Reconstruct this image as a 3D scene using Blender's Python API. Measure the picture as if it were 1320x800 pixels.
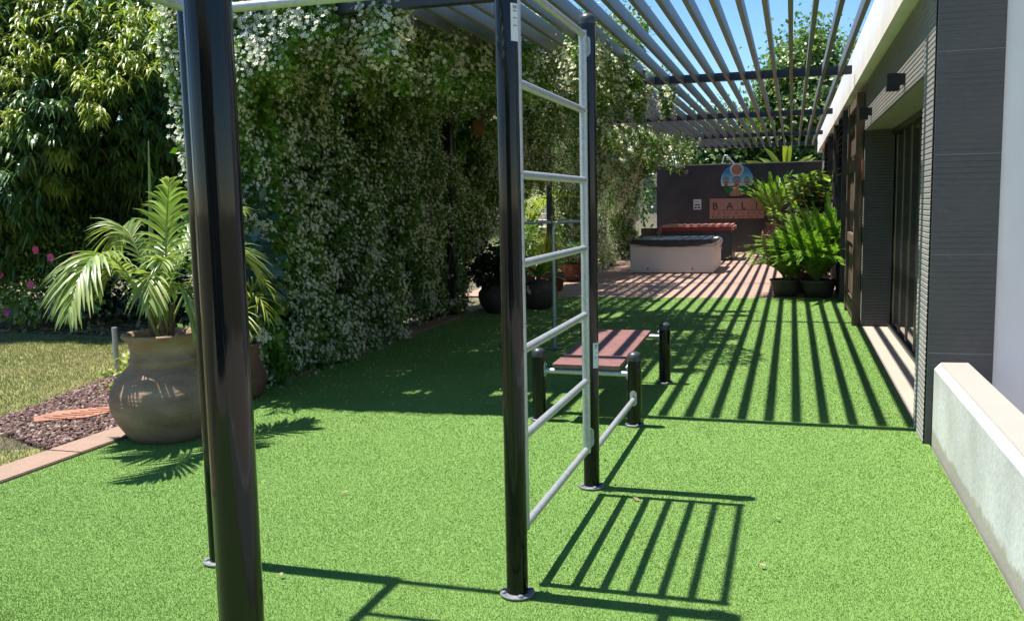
import bpy, math, random
import numpy as np
from math import radians, sin, cos, pi
from mathutils import Vector, Matrix

for o in list(bpy.data.objects):
    bpy.data.objects.remove(o)
S = bpy.context.scene
COL = S.collection
rng = np.random.default_rng(7)
random.seed(7)

# ------------------------------------------------------------------ camera
YAW, PIT, ROL = radians(-16.9605), radians(-6.6079), radians(-1.1366)
fw = Vector((sin(YAW)*cos(PIT), cos(YAW)*cos(PIT), sin(PIT)))
r0 = Vector((cos(YAW), -sin(YAW), 0)); u0 = r0.cross(fw)
rt = r0*cos(ROL)+u0*sin(ROL); up = -r0*sin(ROL)+u0*cos(ROL)
cd = bpy.data.cameras.new("camera"); cam = bpy.data.objects.new("camera", cd); COL.objects.link(cam)
cd.sensor_width = 36; cd.lens = 1185.2/1320*36; cd.clip_start = .05; cd.clip_end = 2000
cam.matrix_world = Matrix(((rt.x, up.x, -fw.x, 0), (rt.y, up.y, -fw.y, 0), (rt.z, up.z, -fw.z, 1.6), (0, 0, 0, 1)))
S.camera = cam

# ------------------------------------------------------------------ world, sun, exposure
SUN_EL = radians(71.6)
W = bpy.data.worlds.new("World"); S.world = W; W.use_nodes = True
nt = W.node_tree; nt.nodes.clear()
sky = nt.nodes.new("ShaderNodeTexSky"); sky.sky_type = 'NISHITA'; sky.sun_disc = False
sky.sun_elevation = SUN_EL; sky.sun_rotation = radians(-90); sky.air_density = 1.0; sky.dust_density = 0.0; sky.ozone_density = 5.0
bg = nt.nodes.new("ShaderNodeBackground"); bg.inputs[1].default_value = .085
wo = nt.nodes.new("ShaderNodeOutputWorld")
hs = nt.nodes.new("ShaderNodeHueSaturation"); hs.inputs['Saturation'].default_value = 1.15
nt.links.new(sky.outputs[0], hs.inputs['Color']); nt.links.new(hs.outputs[0], bg.inputs[0]); nt.links.new(bg.outputs[0], wo.inputs[0])
sl = bpy.data.lights.new("sun", 'SUN'); sl.energy = 4.6; sl.angle = radians(.53); sl.color = (1, .965, .9)
so = bpy.data.objects.new("sun", sl); COL.objects.link(so)
so.rotation_euler = Vector((cos(SUN_EL), 0, -sin(SUN_EL))).to_track_quat('-Z', 'Y').to_euler()
S.view_settings.view_transform = 'Standard'; S.view_settings.look = 'None'
S.view_settings.exposure = 1.24; S.view_settings.gamma = 1; S.view_settings.use_curve_mapping = False
S.cycles.max_bounces = 8; S.cycles.transparent_max_bounces = 8
S.cycles.use_denoising = True

# ------------------------------------------------------------------ materials
def lin(c):
    return tuple(((v/255)/12.92 if v/255 <= .04045 else ((v/255+.055)/1.055)**2.4) for v in c)+(1,)

class Mat:
    def __init__(s, name):
        s.m = bpy.data.materials.new(name); s.m.use_nodes = True
        s.t = s.m.node_tree; s.b = s.t.nodes["Principled BSDF"]; s.out = s.t.nodes["Material Output"]
    def n(s, t, **k):
        x = s.t.nodes.new(t)
        for a, v in k.items(): setattr(x, a, v)
        return x
    def l(s, a, b): s.t.links.new(a, b)
    def coord(s, kind="Object"):
        return s.n("ShaderNodeTexCoord").outputs[kind]
    def noise(s, scale, detail=4, vec=None, rough=.55):
        x = s.n("ShaderNodeTexNoise"); x.inputs["Scale"].default_value = scale; x.inputs["Detail"].default_value = detail
        x.inputs["Roughness"].default_value = rough
        s.l(vec if vec is not None else s.coord(), x.inputs["Vector"]); return x.outputs["Fac"]
    def mapv(s, scale, vec=None):
        x = s.n("ShaderNodeMapping"); x.inputs["Scale"].default_value = scale
        s.l(vec if vec is not None else s.coord(), x.inputs["Vector"]); return x.outputs[0]
    def ramp(s, fac, stops):
        x = s.n("ShaderNodeValToRGB"); e = x.color_ramp.elements
        while len(e) < len(stops): e.new(.5)
        for i, (p, c) in enumerate(stops):
            e[i].position = p; e[i].color = c if len(c) == 4 else tuple(c)+(1,)
        s.l(fac, x.inputs[0]); return x.outputs[0]
    def mix(s, fac, a, b, mode='MIX'):
        x = s.n("ShaderNodeMix", data_type='RGBA', blend_type=mode)
        for sock, v in ((x.inputs[0], fac), (x.inputs[6], a), (x.inputs[7], b)):
            if hasattr(v, "is_output") or isinstance(v, bpy.types.NodeSocket): s.l(v, sock)
            else: sock.default_value = v
        return x.outputs[2]
    def col(s, v):
        if isinstance(v, bpy.types.NodeSocket): s.l(v, s.b.inputs["Base Color"])
        else: s.b.inputs["Base Color"].default_value = v if len(v) == 4 else tuple(v)+(1,)
    def set(s, **k):
        for a, v in k.items():
            s.b.inputs[a.replace("_", " ")].default_value = v
        return s
    def bump(s, h, strength=.3, dist=.02, prev=None):
        x = s.n("ShaderNodeBump"); x.inputs["Strength"].default_value = strength; x.inputs["Distance"].default_value = dist
        s.l(h, x.inputs["Height"])
        if prev is not None: s.l(prev, x.inputs["Normal"])
        s.l(x.outputs[0], s.b.inputs["Normal"]); return x.outputs[0]

def plain(name, c, rough=.5, metal=0, coat=0, var=.12, vs=8, bump=0, bs=60):
    m = Mat(name)
    c = tuple(c[:3])
    f = m.noise(vs, 5)
    m.col(m.ramp(f, [(.3, tuple(v*(1-var) for v in c)), (.7, tuple(min(1, v*(1+var)) for v in c))]))
    m.set(Roughness=rough, Metallic=metal, Coat_Weight=coat, Coat_Roughness=.08)
    if bump: m.bump(m.noise(bs, 5), bump, .01)
    return m.m

def foliage(name, cols, rough=.42, trans=.25, tcol=None, spec=.5):
    m = Mat(name)
    g = m.n("ShaderNodeNewGeometry")
    k = len(cols)
    c = m.ramp(g.outputs["Random Per Island"], [(i/(k-1) if k > 1 else 0, q) for i, q in enumerate(cols)])
    big = m.noise(1.3, 2)
    c = m.mix(m.ramp(big, [(.35, (0, 0, 0)), (.7, (1, 1, 1))]), c, m.mix(1.0, c, (1.25, 1.2, .9, 1), 'MULTIPLY'))
    m.col(c); m.set(Roughness=rough, Specular_IOR_Level=spec)
    tr = m.n("ShaderNodeBsdfTranslucent")
    m.l(m.mix(1.0, c, tcol or (1.5, 1.7, .6, 1), 'MULTIPLY'), tr.inputs[0])
    mx = m.n("ShaderNodeMixShader"); mx.inputs[0].default_value = trans
    m.l(m.b.outputs[0], mx.inputs[1]); m.l(tr.outputs[0], mx.inputs[2]); m.l(mx.outputs[0], m.out.inputs[0])
    return m.m

M = {}
# black gloss powder coat
m = Mat("black_gloss_paint"); m.col((.006, .0065, .007)); m.set(Roughness=.08, Specular_IOR_Level=.34)
f = m.noise(90, 3); rr = m.n("ShaderNodeMapRange"); rr.inputs[3].default_value = .03; rr.inputs[4].default_value = .11
m.l(m.noise(3, 4), rr.inputs[0]); m.l(rr.outputs[0], m.b.inputs["Roughness"]); m.bump(m.noise(5, 3, m.mapv((9, 9, .12))), .10, .02); M['black'] = m.m
# galvanised steel
m = Mat("galvanised_steel"); v = m.n("ShaderNodeTexVoronoi"); v.inputs["Scale"].default_value = 70; m.l(m.coord(), v.inputs["Vector"])
m.col(m.mix(m.noise(9, 5), m.ramp(v.outputs["Color"], [(.1, (.26, .28, .285)), (.9, (.42, .44, .44))]), (.46, .475, .47, 1)))
m.set(Roughness=.42, Metallic=.55); m.bump(m.noise(60, 3), .08, .005); M['galv'] = m.m
M['plate'] = plain("weathered_steel_plate", (.13, .135, .14), .65, .0, var=.5, vs=40, bump=.3)
M['cap'] = plain("black_plastic", (.03, .033, .036), .4, var=.2, vs=20)
M['sticker'] = plain("white_sticker", (.62, .63, .63), .5, var=.1, vs=30)
M['print'] = plain("grey_print", (.25, .26, .27), .6)
m = Mat("red_brown_board"); f = m.noise(14, 6)
m.col(m.ramp(f, [(.3, (.14, .058, .05)), (.75, (.22, .105, .092))])); m.set(Roughness=.6); m.bump(m.noise(120, 4), .25, .004); M['board'] = m.m
M['alu'] = plain("grey_aluminium_slat", (.15, .142, .135), .4, .15, var=.15, vs=3)
M['beam'] = plain("anthracite_beam", (.022, .024, .028), .4, .1, var=.2, vs=4)
# white render
m = Mat("white_render"); f = m.noise(2.2, 6); m.col(m.mix(m.ramp(m.noise(1.1, 7, m.mapv((1, 1, .35))), [(.48, (0, 0, 0)), (.75, (.55, .55, .55))]), m.ramp(f, [(.3, (.72, .69, .65)), (.7, (.81, .78, .74))]), (.52, .50, .46, 1))); m.set(Roughness=.8)
m.bump(m.noise(180, 4), .12, .004, m.bump(m.noise(5, 5), .15, .01)); M['white'] = m.m
# dark ribbed stone
def stone(name, ribs):
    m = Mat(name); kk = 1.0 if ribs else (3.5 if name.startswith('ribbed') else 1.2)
    f = m.noise(3, 6); f2 = m.noise(60, 4, m.mapv((.25, .25, 2.5)))
    c = m.mix(f2, tuple(v*kk for v in (.042, .0395, .037))+(1,), tuple(v*kk for v in (.090, .085, .080))+(1,)); c = m.mix(f, c, m.mix(1.0, c, (1.5, 1.48, 1.45, 1), 'MULTIPLY'))
    sp = m.ramp(m.noise(150, 3, m.mapv((.6, .6, 1.6))), [(.60, (0, 0, 0)), (.75, (1, 1, 1))])
    c = m.mix(m.mix(1.0, sp, (.35, .35, .35, 1), 'MULTIPLY'), c, (.25, .25, .25, 1))
    if ribs:
        w = m.n("ShaderNodeTexWave", wave_type='BANDS', bands_direction='Z'); w.inputs["Scale"].default_value = 2*pi/.036/(2*pi)*.05*pi*2/ (1.0); w.inputs["Distortion"].default_value = .6
        w.inputs["Detail"].default_value = 3; w.inputs["Detail Scale"].default_value = 3
        w.inputs["Scale"].default_value = 8.7
        m.l(m.coord(), w.inputs["Vector"])
        b = m.bump(w.outputs["Fac"], .16, .004)
        ln = m.ramp(w.outputs['Fac'], [(.0, (1, 1, 1)), (.22, (0, 0, 0))]); ga = m.ramp(m.noise(2.2, 4, m.mapv((1, 1, 2.0))), [(.35, (0, 0, 0)), (.65, (.55, .55, .55))])
        c = m.mix(m.mix(1.0, ln, ga, 'MULTIPLY'), c, (.022, .021, .021, 1))
        m.bump(m.noise(120, 5), .25, .004, b)
    else:
        m.bump(m.noise(120, 5), .3, .004)
    m.col(c); m.set(Roughness=.62); return m.m
M['rib'] = stone("ribbed_charcoal_stone", False); M['stoneface'] = stone("charcoal_stone_face", True)
M['recess'] = stone('shaded_fluted_stone', False)  # same fluted stone, recess shade put into a darker colour
M['joint'] = plain("pale_grout", (.20, .20, .20), .9)
m = Mat("clear_dark_glass"); m.col((.012, .014, .015)); m.set(Roughness=.03, Specular_IOR_Level=.8); M['glass'] = m.m
M['brass'] = plain("bronze_edge", (.36, .29, .18), .35, .6)
M['track'] = plain("dark_door_track", (.04, .042, .045), .4, .5)
# concrete
m = Mat("pale_concrete"); f = m.noise(2.5, 7); f2 = m.noise(35, 6)
c = m.mix(m.ramp(f, [(.35, (0, 0, 0)), (.65, (1, 1, 1))]), (.43, .44, .415, 1), (.58, .59, .565, 1)); c = m.mix(m.ramp(f2, [(.35, (.4, .4, .4)), (.55, (0, 0, 0))]), c, (.36, .35, .32, 1))
v = m.n("ShaderNodeTexVoronoi"); v.inputs["Scale"].default_value = 22; m.l(m.coord(), v.inputs["Vector"])
pit = m.ramp(v.outputs["Distance"], [(.05, (1, 1, 1)), (.11, (0, 0, 0))])
gate = m.ramp(m.noise(9, 2), [(.52, (0, 0, 0)), (.58, (1, 1, 1))]); pit = m.mix(1.0, pit, gate, 'MULTIPLY')
c = m.mix(pit, c, (.16, .14, .12, 1))
st = m.ramp(m.noise(6, 5, m.mapv((1, 1, .18))), [(.5, (0, 0, 0)), (.8, (.5, .5, .5))]); c = m.mix(st, c, (.55, .50, .42, 1))
sz = m.n("ShaderNodeSeparateXYZ"); m.l(m.coord(), sz.inputs[0])
dz = m.n("ShaderNodeMath", operation='ADD'); m.l(sz.outputs[2], dz.inputs[0]); nz = m.n("ShaderNodeMath", operation='MULTIPLY'); m.l(m.noise(7, 5), nz.inputs[0]); nz.inputs[1].default_value = -.16; m.l(nz.outputs[0], dz.inputs[1])
c = m.mix(m.ramp(dz.outputs[0], [(.0, (.7, .7, .7)), (.035, (0, 0, 0))]), c, (.27, .235, .18, 1))
m.col(c); m.set(Roughness=.85); m.bump(f2, .3, .008, m.bump(pit, -.4, .01)); M['concrete'] = m.m
m = Mat("exposed_aggregate_coping"); c = m.mix(m.noise(140, 3), (.13, .117, .098, 1), (.42, .385, .33, 1)); c = m.mix(m.noise(4, 4), c, (.31, .285, .245, 1))
m.col(c); m.set(Roughness=.9); m.bump(m.noise(140, 3), .4, .006); M['aggregate'] = m.m
m = Mat("dark_plaster"); f = m.noise(1.8, 7); m.col(m.ramp(f, [(.3, (.040, .036, .038)), (.7, (.075, .068, .070))])); m.set(Roughness=.75); m.bump(m.noise(25, 6), .2, .01); M['plaster'] = m.m
# turf base and blades
def grass_mat(name, a, b, c, d=None):
    m = Mat(name); g = m.n("ShaderNodeNewGeometry")
    cc = m.ramp(g.outputs["Random Per Island"], [(0, a), (.5, b), (1, c)])
    big = m.noise(.9, 4)
    if d: cc = m.mix(m.ramp(big, [(.42, (0, 0, 0)), (.62, (1, 1, 1))]), cc, m.mix(.75, cc, d+(1,)))
    else: cc = m.mix(m.ramp(m.noise(1.1, 7), [(.36, (1, 1, 1)), (.58, (0, 0, 0))]), cc, m.mix(1.0, cc, (.66, .80, .60, 1), 'MULTIPLY'))
    m.col(cc); m.set(Roughness=.45, Specular_IOR_Level=.35)
    tr = m.n("ShaderNodeBsdfTranslucent"); m.l(cc, tr.inputs[0]); mx = m.n("ShaderNodeMixShader"); mx.inputs[0].default_value = .18
    m.l(m.b.outputs[0], mx.inputs[1]); m.l(tr.outputs[0], mx.inputs[2]); m.l(mx.outputs[0], m.out.inputs[0]); return m.m
M['turfblade'] = grass_mat("artificial_grass_blade", (.160, .292, .050), (.180, .318, .062), (.212, .350, .083))
m = Mat("artificial_turf_backing"); f = m.noise(260, 3); m.col(m.ramp(f, [(.35, (.12, .22, .040)), (.65, (.155, .27, .054))])); m.set(Roughness=.8); m.bump(f, .6, .012); M['turf'] = m.m
M['lawnblade'] = grass_mat("dry_lawn_blade", (.09, .14, .028), (.17, .21, .05), (.28, .28, .10), (.34, .29, .13))
m = Mat("lawn_soil"); m.col(m.ramp(m.noise(6, 6), [(.3, (.12, .14, .035)), (.7, (.27, .25, .09))])); m.set(Roughness=.95); m.bump(m.noise(90, 5), .7, .02); M['lawn'] = m.m
m = Mat("garden_soil"); m.col(m.ramp(m.noise(3, 8), [(.3, (.10, .08, .05)), (.5, (.17, .145, .09)), (.7, (.12, .135, .055))])); m.set(Roughness=.95); m.bump(m.noise(40, 6), .8, .05); M['soil'] = m.m
m = Mat("mulch"); m.col(m.ramp(m.noise(35, 6), [(.3, (.07, .05, .035)), (.7, (.24, .19, .15))])); m.set(Roughness=.95); m.bump(m.noise(50, 6), 1, .04); M['mulch'] = m.m
# terracotta paving
m = Mat("terracotta_paving")
br = m.n("ShaderNodeTexBrick"); br.inputs["Scale"].default_value = 1; br.inputs["Brick Width"].default_value = 1.5; br.inputs["Row Height"].default_value = .165
br.inputs["Mortar Size"].default_value = .006; br.inputs["Color1"].default_value = (.28, .175, .13, 1); br.inputs["Color2"].default_value = (.34, .22, .17, 1); br.inputs["Mortar"].default_value = (.2, .13, .10, 1)
m.l(m.coord(), br.inputs["Vector"])
c = m.mix(m.noise(5, 6), br.outputs["Color"], m.mix(1.0, br.outputs["Color"], (1.2, 1.18, 1.15, 1), 'MULTIPLY')); m.col(c); m.set(Roughness=.75); m.bump(m.noise(80, 4), .2, .006); M['deck'] = m.m
m = Mat("pink_kerb_stone"); c = m.mix(m.noise(7, 6), (.19, .115, .08, 1), (.28, .18, .13, 1)); c = m.mix(m.ramp(m.noise(60, 4), [(.4, (0, 0, 0)), (.7, (.5, .5, .5))]), c, (.34, .24, .175, 1)); m.col(c); m.set(Roughness=.85); m.bump(m.noise(70, 5), .3, .01); M['kerb'] = m.m
m = Mat("beige_paving"); c = m.mix(m.noise(8, 6), (.29, .24, .19, 1), (.38, .32, .26, 1)); m.col(c); m.set(Roughness=.8); m.bump(m.noise(90, 4), .15, .006); M['beige'] = m.m
m = Mat("lava_stone"); g = m.n("ShaderNodeNewGeometry"); c = m.ramp(g.outputs["Random Per Island"], [(0, (.05, .026, .022)), (.45, (.12, .062, .05)), (.85, (.19, .11, .09)), (1, (.36, .29, .25))]); m.col(c); m.set(Roughness=.9); m.bump(m.noise(120, 5), .5, .01); M['lava'] = m.m
M['terra'] = plain("old_terracotta", (.30, .13, .075), .8, var=.35, vs=7, bump=.3)
# urn clay
m = Mat("weathered_clay"); f = m.noise(4, 7, m.mapv((1, 1, 2.2))); f2 = m.noise(40, 5)
c = m.ramp(f, [(.28, (.19, .112, .072)), (.5, (.29, .190, .130)), (.72, (.38, .268, .195))]); c = m.mix(m.ramp(f2, [(.5, (0, 0, 0)), (.75, (.6, .6, .6))]), c, (.30, .23, .17, 1))
c = m.mix(m.ramp(m.noise(2.0, 5), [(.55, (0, 0, 0)), (.75, (.6, .6, .6))]), c, (.15, .095, .06, 1))
m.col(c); m.set(Roughness=.95, Specular_IOR_Level=.15); w = m.n("ShaderNodeTexWave", bands_direction='Z'); w.inputs["Scale"].default_value = 12; w.inputs["Distortion"].default_value = 1.5; m.l(m.coord(), w.inputs["Vector"])
m.bump(f2, .55, .012, m.bump(w.outputs["Fac"], .15, .012)); M['clay'] = m.m
M['darkclay'] = plain("dark_clay", (.075, .055, .045), .7, var=.4, vs=6, bump=.3)
M['redclay'] = plain("red_brown_clay", (.17, .075, .05), .7, var=.4, vs=6, bump=.3)
M['greypot'] = plain("dark_grey_pot", (.07, .068, .055), .6, var=.4, vs=6, bump=.2)
M['potsoil'] = plain("potting_soil", (.05, .035, .025), .95, var=.4, vs=30, bump=.6)
m = Mat("old_teak"); f = m.noise(6, 7, m.mapv((6, 6, .5))); m.col(m.ramp(f, [(.3, (.055, .035, .022)), (.55, (.13, .085, .055)), (.75, (.22, .155, .105))])); m.set(Roughness=.75); m.bump(f, .5, .015); M['teak'] = m.m
M['bark'] = plain("bark", (.11, .085, .06), .9, var=.4, vs=12, bump=.8, bs=25)
M['tub'] = plain("white_tub_panel", (.74, .70, .66), .45, var=.05, vs=2)
M['cover'] = plain("black_vinyl_cover", (.035, .042, .048), .38, var=.25, vs=4, bump=.2, bs=12)
m = Mat("red_striped_blanket"); w = m.n("ShaderNodeTexWave", bands_direction='Y'); w.inputs["Scale"].default_value = 3.0; m.l(m.coord(), w.inputs["Vector"])
m.col(m.ramp(w.outputs["Fac"], [(.4, (.26, .045, .035)), (.75, (.36, .10, .075)), (.9, (.50, .30, .25))])); m.set(Roughness=.9); m.bump(m.noise(90, 4), .3, .006); M['blanket'] = m.m
M['towel'] = plain("pale_cloth", (.62, .58, .54), .9, var=.1, vs=12, bump=.3)
M['pinksign'] = plain("salmon_sign_board", (.44, .225, .18), .6, var=.06, vs=3)
M['lettering'] = plain("dark_lettering", (.04, .028, .028), .6)
M['redlettering'] = plain("red_brown_lettering", (.17, .065, .05), .6)
M['tan'] = plain("tan_paint", (.40, .22, .14), .6, var=.08)
M['cream'] = plain("cream_paint", (.72, .66, .60), .6, var=.05)
M['signgreen'] = plain("green_paint", (.015, .15, .05), .6, var=.15)
m = Mat("blue_to_pale_print"); sp = m.n("ShaderNodeSeparateXYZ"); m.l(m.coord(), sp.inputs[0])
m.col(m.ramp(sp.outputs[2], [(0, (.62, .66, .66)), (.18, (.42, .62, .70)), (.42, (.04, .30, .55)), (1, (.03, .25, .5))])); m.set(Roughness=.55); M['skyprint'] = m.m
M['notice'] = plain("white_notice", (.66, .68, .70), .5, var=.05)
M['blackbox'] = plain("black_lamp_metal", (.005, .005, .006), .6)
M['hibiscus'] = foliage("hibiscus_petal", [(.62, .06, .20), (.75, .12, .32)], .6, .3, (1.1, .8, .9, 1))
M['whiteflower'] = foliage("jasmine_flower", [(.66, .66, .52), (.80, .79, .67), (.84, .84, .75)], .7, .12, (1.0, 1.0, .85, 1))
M['vine'] = foliage("jasmine_leaf", [(.034, .09, .014), (.078, .175, .028), (.135, .24, .042), (.19, .29, .055)], .38, .22)
M['mango'] = foliage("dark_drooping_leaf", [(.035, .08, .028), (.07, .14, .045), (.13, .20, .075)], .30, .15)
M['mangoyoung'] = foliage("young_yellow_leaf", [(.13, .20, .035), (.24, .30, .055), (.34, .35, .10)], .4, .35)
M['palm'] = foliage("kentia_leaflet", [(.09, .155, .04), (.19, .25, .085), (.32, .37, .18)], .33, .25)
M['palmstem'] = plain("palm_stalk", (.20, .26, .07), .5, var=.25)
M['fern'] = foliage("fern_leaf", [(.05, .135, .02), (.115, .235, .035), (.23, .34, .06)], .4, .3)
M['broad'] = foliage("broad_glossy_leaf", [(.07, .15, .03), (.15, .25, .05), (.33, .39, .09)], .3, .22)
M['yellow'] = foliage("yellow_green_leaf", [(.20, .26, .04), (.33, .36, .06), (.14, .22, .04)], .4, .35)
M['agave'] = foliage("grey_green_leaf", [(.11, .19, .12), (.18, .27, .17)], .5, .15)
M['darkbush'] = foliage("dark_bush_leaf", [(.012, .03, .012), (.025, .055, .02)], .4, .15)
M['bluebush'] = foliage("blue_green_leaf", [(.02, .055, .045), (.045, .095, .08)], .35, .12)
M['tree'] = foliage("tree_leaf", [(.04, .09, .02), (.08, .15, .035), (.16, .22, .055)], .42, .25)
M['oldleaf'] = foliage("dry_leaf", [(.25, .17, .10), (.36, .27, .19)], .7, .3)
M['drygrass'] = foliage("dry_grass", [(.45, .36, .18), (.58, .48, .28)], .7, .3, (1, 1, .8, 1))
M['palestone'] = plain("pale_step_stone", (.50, .46, .40), .85, var=.2, vs=3, bump=.3)
M['facade'] = plain("pale_house_wall", (.60, .60, .57), .85, var=.06, vs=1)
M['rooftile'] = plain("roof_tile", (.30, .17, .12), .85, var=.2)

# ------------------------------------------------------------------ object helpers
OFF = {}
def tag(o, label=None, cat=None, group=None, kind=None):
    if label: o["label"] = label
    if cat: o["category"] = cat
    if group: o["group"] = group
    if kind: o["kind"] = kind
    return o
def thing(name, loc, label, cat, group=None):
    o = bpy.data.objects.new(name, None); COL.objects.link(o); o.location = loc; o.empty_display_size = .2
    OFF[o] = Vector(loc); return tag(o, label, cat, group)
def off(o):
    return OFF[o] if o is not None else Vector((0, 0, 0))
def place(name, me, mat, parent, origin):
    me.materials.append(mat)
    o = bpy.data.objects.new(name, me); COL.objects.link(o)
    if parent is not None: o.parent = parent; OFF[o] = OFF[parent]
    else: o.location = origin; OFF[o] = Vector(origin)
    return o
class MB:
    def __init__(s): s.v = []; s.f = []; s.sm = []
    def add(s, vs, fs, smooth=False):
        n = len(s.v); s.v += [tuple(v) for v in vs]; s.f += [tuple(i+n for i in f) for f in fs]; s.sm += [smooth]*len(fs); return s
    def box(s, x0, x1, y0, y1, z0, z1, bev=0):
        if bev:
            b = bev; vs = []; 
            # chamfered box through bmesh
            import bmesh
            bm = bmesh.new(); bmesh.ops.create_cube(bm, size=1)
            for v in bm.verts: v.co = ((x0+x1)/2+v.co.x*(x1-x0), (y0+y1)/2+v.co.y*(y1-y0), (z0+z1)/2+v.co.z*(z1-z0))
            bmesh.ops.bevel(bm, geom=list(bm.edges), offset=b, segments=2, affect='EDGES')
            bm.verts.ensure_lookup_table(); bm.verts.index_update()
            s.add([v.co[:] for v in bm.verts], [[v.index for v in f.verts] for f in bm.faces]); bm.free(); return s
        vs = [(x, y, z) for z in (z0, z1) for y in (y0, y1) for x in (x0, x1)]
        return s.add(vs, [(0, 2, 3, 1), (4, 5, 7, 6), (0, 1, 5, 4), (2, 6, 7, 3), (0, 4, 6, 2), (1, 3, 7, 5)])
    def tube(s, pts, r, n=12, caps=True):
        pts = [Vector(p) for p in pts]; k = len(pts)
        rs = r if isinstance(r, (list, tuple)) else [r]*k
        rings = []
        t0 = (pts[1]-pts[0]).normalized(); ref = Vector((0, 0, 1)) if abs(t0.z) < .9 else Vector((1, 0, 0))
        x = t0.cross(ref).normalized()
        for i in range(k):
            t = ((pts[min(i+1, k-1)]-pts[max(i-1, 0)])).normalized()
            x = (x - t*x.dot(t)).normalized(); y = t.cross(x)
            rings += [pts[i]+(x*cos(2*pi*j/n)+y*sin(2*pi*j/n))*rs[i] for j in range(n)]
        fs = [(i*n+j, i*n+(j+1) % n, (i+1)*n+(j+1) % n, (i+1)*n+j) for i in range(k-1) for j in range(n)]
        s.add(rings, fs, True)
        if caps:
            s.add(rings[:n], [tuple(reversed(range(n)))]); s.add(rings[-n:], [tuple(range(n))])
        return s
    def lathe(s, c, prof, n=40, wob=0, seed=0):
        R = random.Random(seed); ph = [R.uniform(0, 6.28) for _ in range(4)]
        vs = []
        for (r, z) in prof:
            for j in range(n):
                a = 2*pi*j/n; k = 1+wob*(sin(2*a+ph[0])+.6*sin(3*a+ph[1]+z*3))
                vs.append((c[0]+r*k*cos(a), c[1]+r*k*sin(a), c[2]+z))
        k = len(prof)
        return s.add(vs, [(i*n+j, i*n+(j+1) % n, (i+1)*n+(j+1) % n, (i+1)*n+j) for i in range(k-1) for j in range(n)], True)
    def prism(s, poly, ax, a0, a1):
        """polygon (2-D) extruded along axis ax ('x','y','z')"""
        def P(u, v, w): return {'x': (w, u, v), 'y': (u, w, v), 'z': (u, v, w)}[ax]
        n = len(poly); vs = [P(u, v, a0) for u, v in poly]+[P(u, v, a1) for u, v in poly]
        fs = [tuple(range(n))[::-1], tuple(range(n, 2*n))]+[(i, (i+1) % n, n+(i+1) % n, n+i) for i in range(n)]
        return s.add(vs, fs)
    def build(s, name, mat, parent=None, origin=(0, 0, 0), recalc=True):
        o0 = off(parent) if parent is not None else Vector(origin)
        me = bpy.data.meshes.new(name)
        me.from_pydata([(v[0]-o0.x, v[1]-o0.y, v[2]-o0.z) for v in s.v], [], s.f)
        me.polygons.foreach_set("use_smooth", s.sm)
        if recalc and len(s.f) < 20000:
            import bmesh
            bm = bmesh.new(); bm.from_mesh(me); bmesh.ops.recalc_face_normals(bm, faces=bm.faces); bm.to_mesh(me); bm.free()
        me.update()
        return place(name, me, mat, parent, origin)

def np_mesh(name, V, Q, mat, parent=None, origin=(0, 0, 0), smooth=False):
    """V (n,3) array, Q (m,k) face index array"""
    o0 = off(parent) if parent is not None else Vector(origin)
    V = np.asarray(V, np.float32)-np.array(o0, np.float32)
    m, k = Q.shape
    me = bpy.data.meshes.new(name)
    me.vertices.add(len(V)); me.vertices.foreach_set("co", V.ravel())
    me.loops.add(m*k); me.loops.foreach_set("vertex_index", Q.ravel().astype(np.int32))
    me.polygons.add(m); me.polygons.foreach_set("loop_start", np.arange(0, m*k, k, dtype=np.int32))
    me.polygons.foreach_set("loop_total", np.full(m, k, np.int32))
    if smooth: me.polygons.foreach_set("use_smooth", np.ones(m, bool))
    me.update(calc_edges=True); me.validate()
    return place(name, me, mat, parent, origin)

def norm(a):
    return a/np.maximum(np.linalg.norm(a, axis=-1, keepdims=True), 1e-9)
def strips(P, D, U, L, Wd, droop=0, segs=2, fold=.25, prof=None):
    """leaf strips: base P, direction D, approximate up U, length L, half width Wd; returns V,Q. Two quads across (folded)."""
    n = len(P); D = norm(D); Sd = norm(np.cross(D, U)); N = norm(np.cross(Sd, D))
    L = np.broadcast_to(L, (n,)).reshape(n, 1); Wd = np.broadcast_to(Wd, (n,)).reshape(n, 1); dr = np.broadcast_to(droop, (n,)).reshape(n, 1)
    T = np.linspace(0, 1, segs+1)
    w = prof if prof is not None else [max(.04, sin(pi*t**.8)) for t in T]
    vs = []
    for t, wi in zip(T, w):
        c = P+D*L*t+np.array([0, 0, -1.])*(L*dr*t*t)
        vs += [c-Sd*Wd*wi+N*Wd*wi*fold, c-N*Wd*wi*fold*.2, c+Sd*Wd*wi+N*Wd*wi*fold]
    V = np.stack(vs, 1)  # n, 3*(segs+1), 3
    k = 3*(segs+1); q = []
    for i in range(segs):
        a = 3*i
        q += [(a, a+1, a+4, a+3), (a+1, a+2, a+5, a+4)]
    Q = (np.arange(n)[:, None, None]*k+np.array(q)[None]).reshape(-1, 4)
    return V.reshape(-1, 3), Q
def rhombs(P, D, U, L, Wd, fold=.2):
    """cheap 4-vertex leaves: two triangles folded on the midrib stored as one quad pair"""
    n = len(P); D = norm(D); Sd = norm(np.cross(D, U)); N = norm(np.cross(Sd, D))
    L = np.broadcast_to(L, (n,)).reshape(n, 1); Wd = np.broadcast_to(Wd, (n,)).reshape(n, 1)
    m = P+D*L*.45
    V = np.stack([P, m+Sd*Wd+N*Wd*fold, P+D*L, m-Sd*Wd+N*Wd*fold], 1)
    Q = (np.arange(n)[:, None, None]*4+np.array([(0, 1, 2), (0, 2, 3)])[None]).reshape(-1, 3)
    return V.reshape(-1, 3), Q
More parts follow.
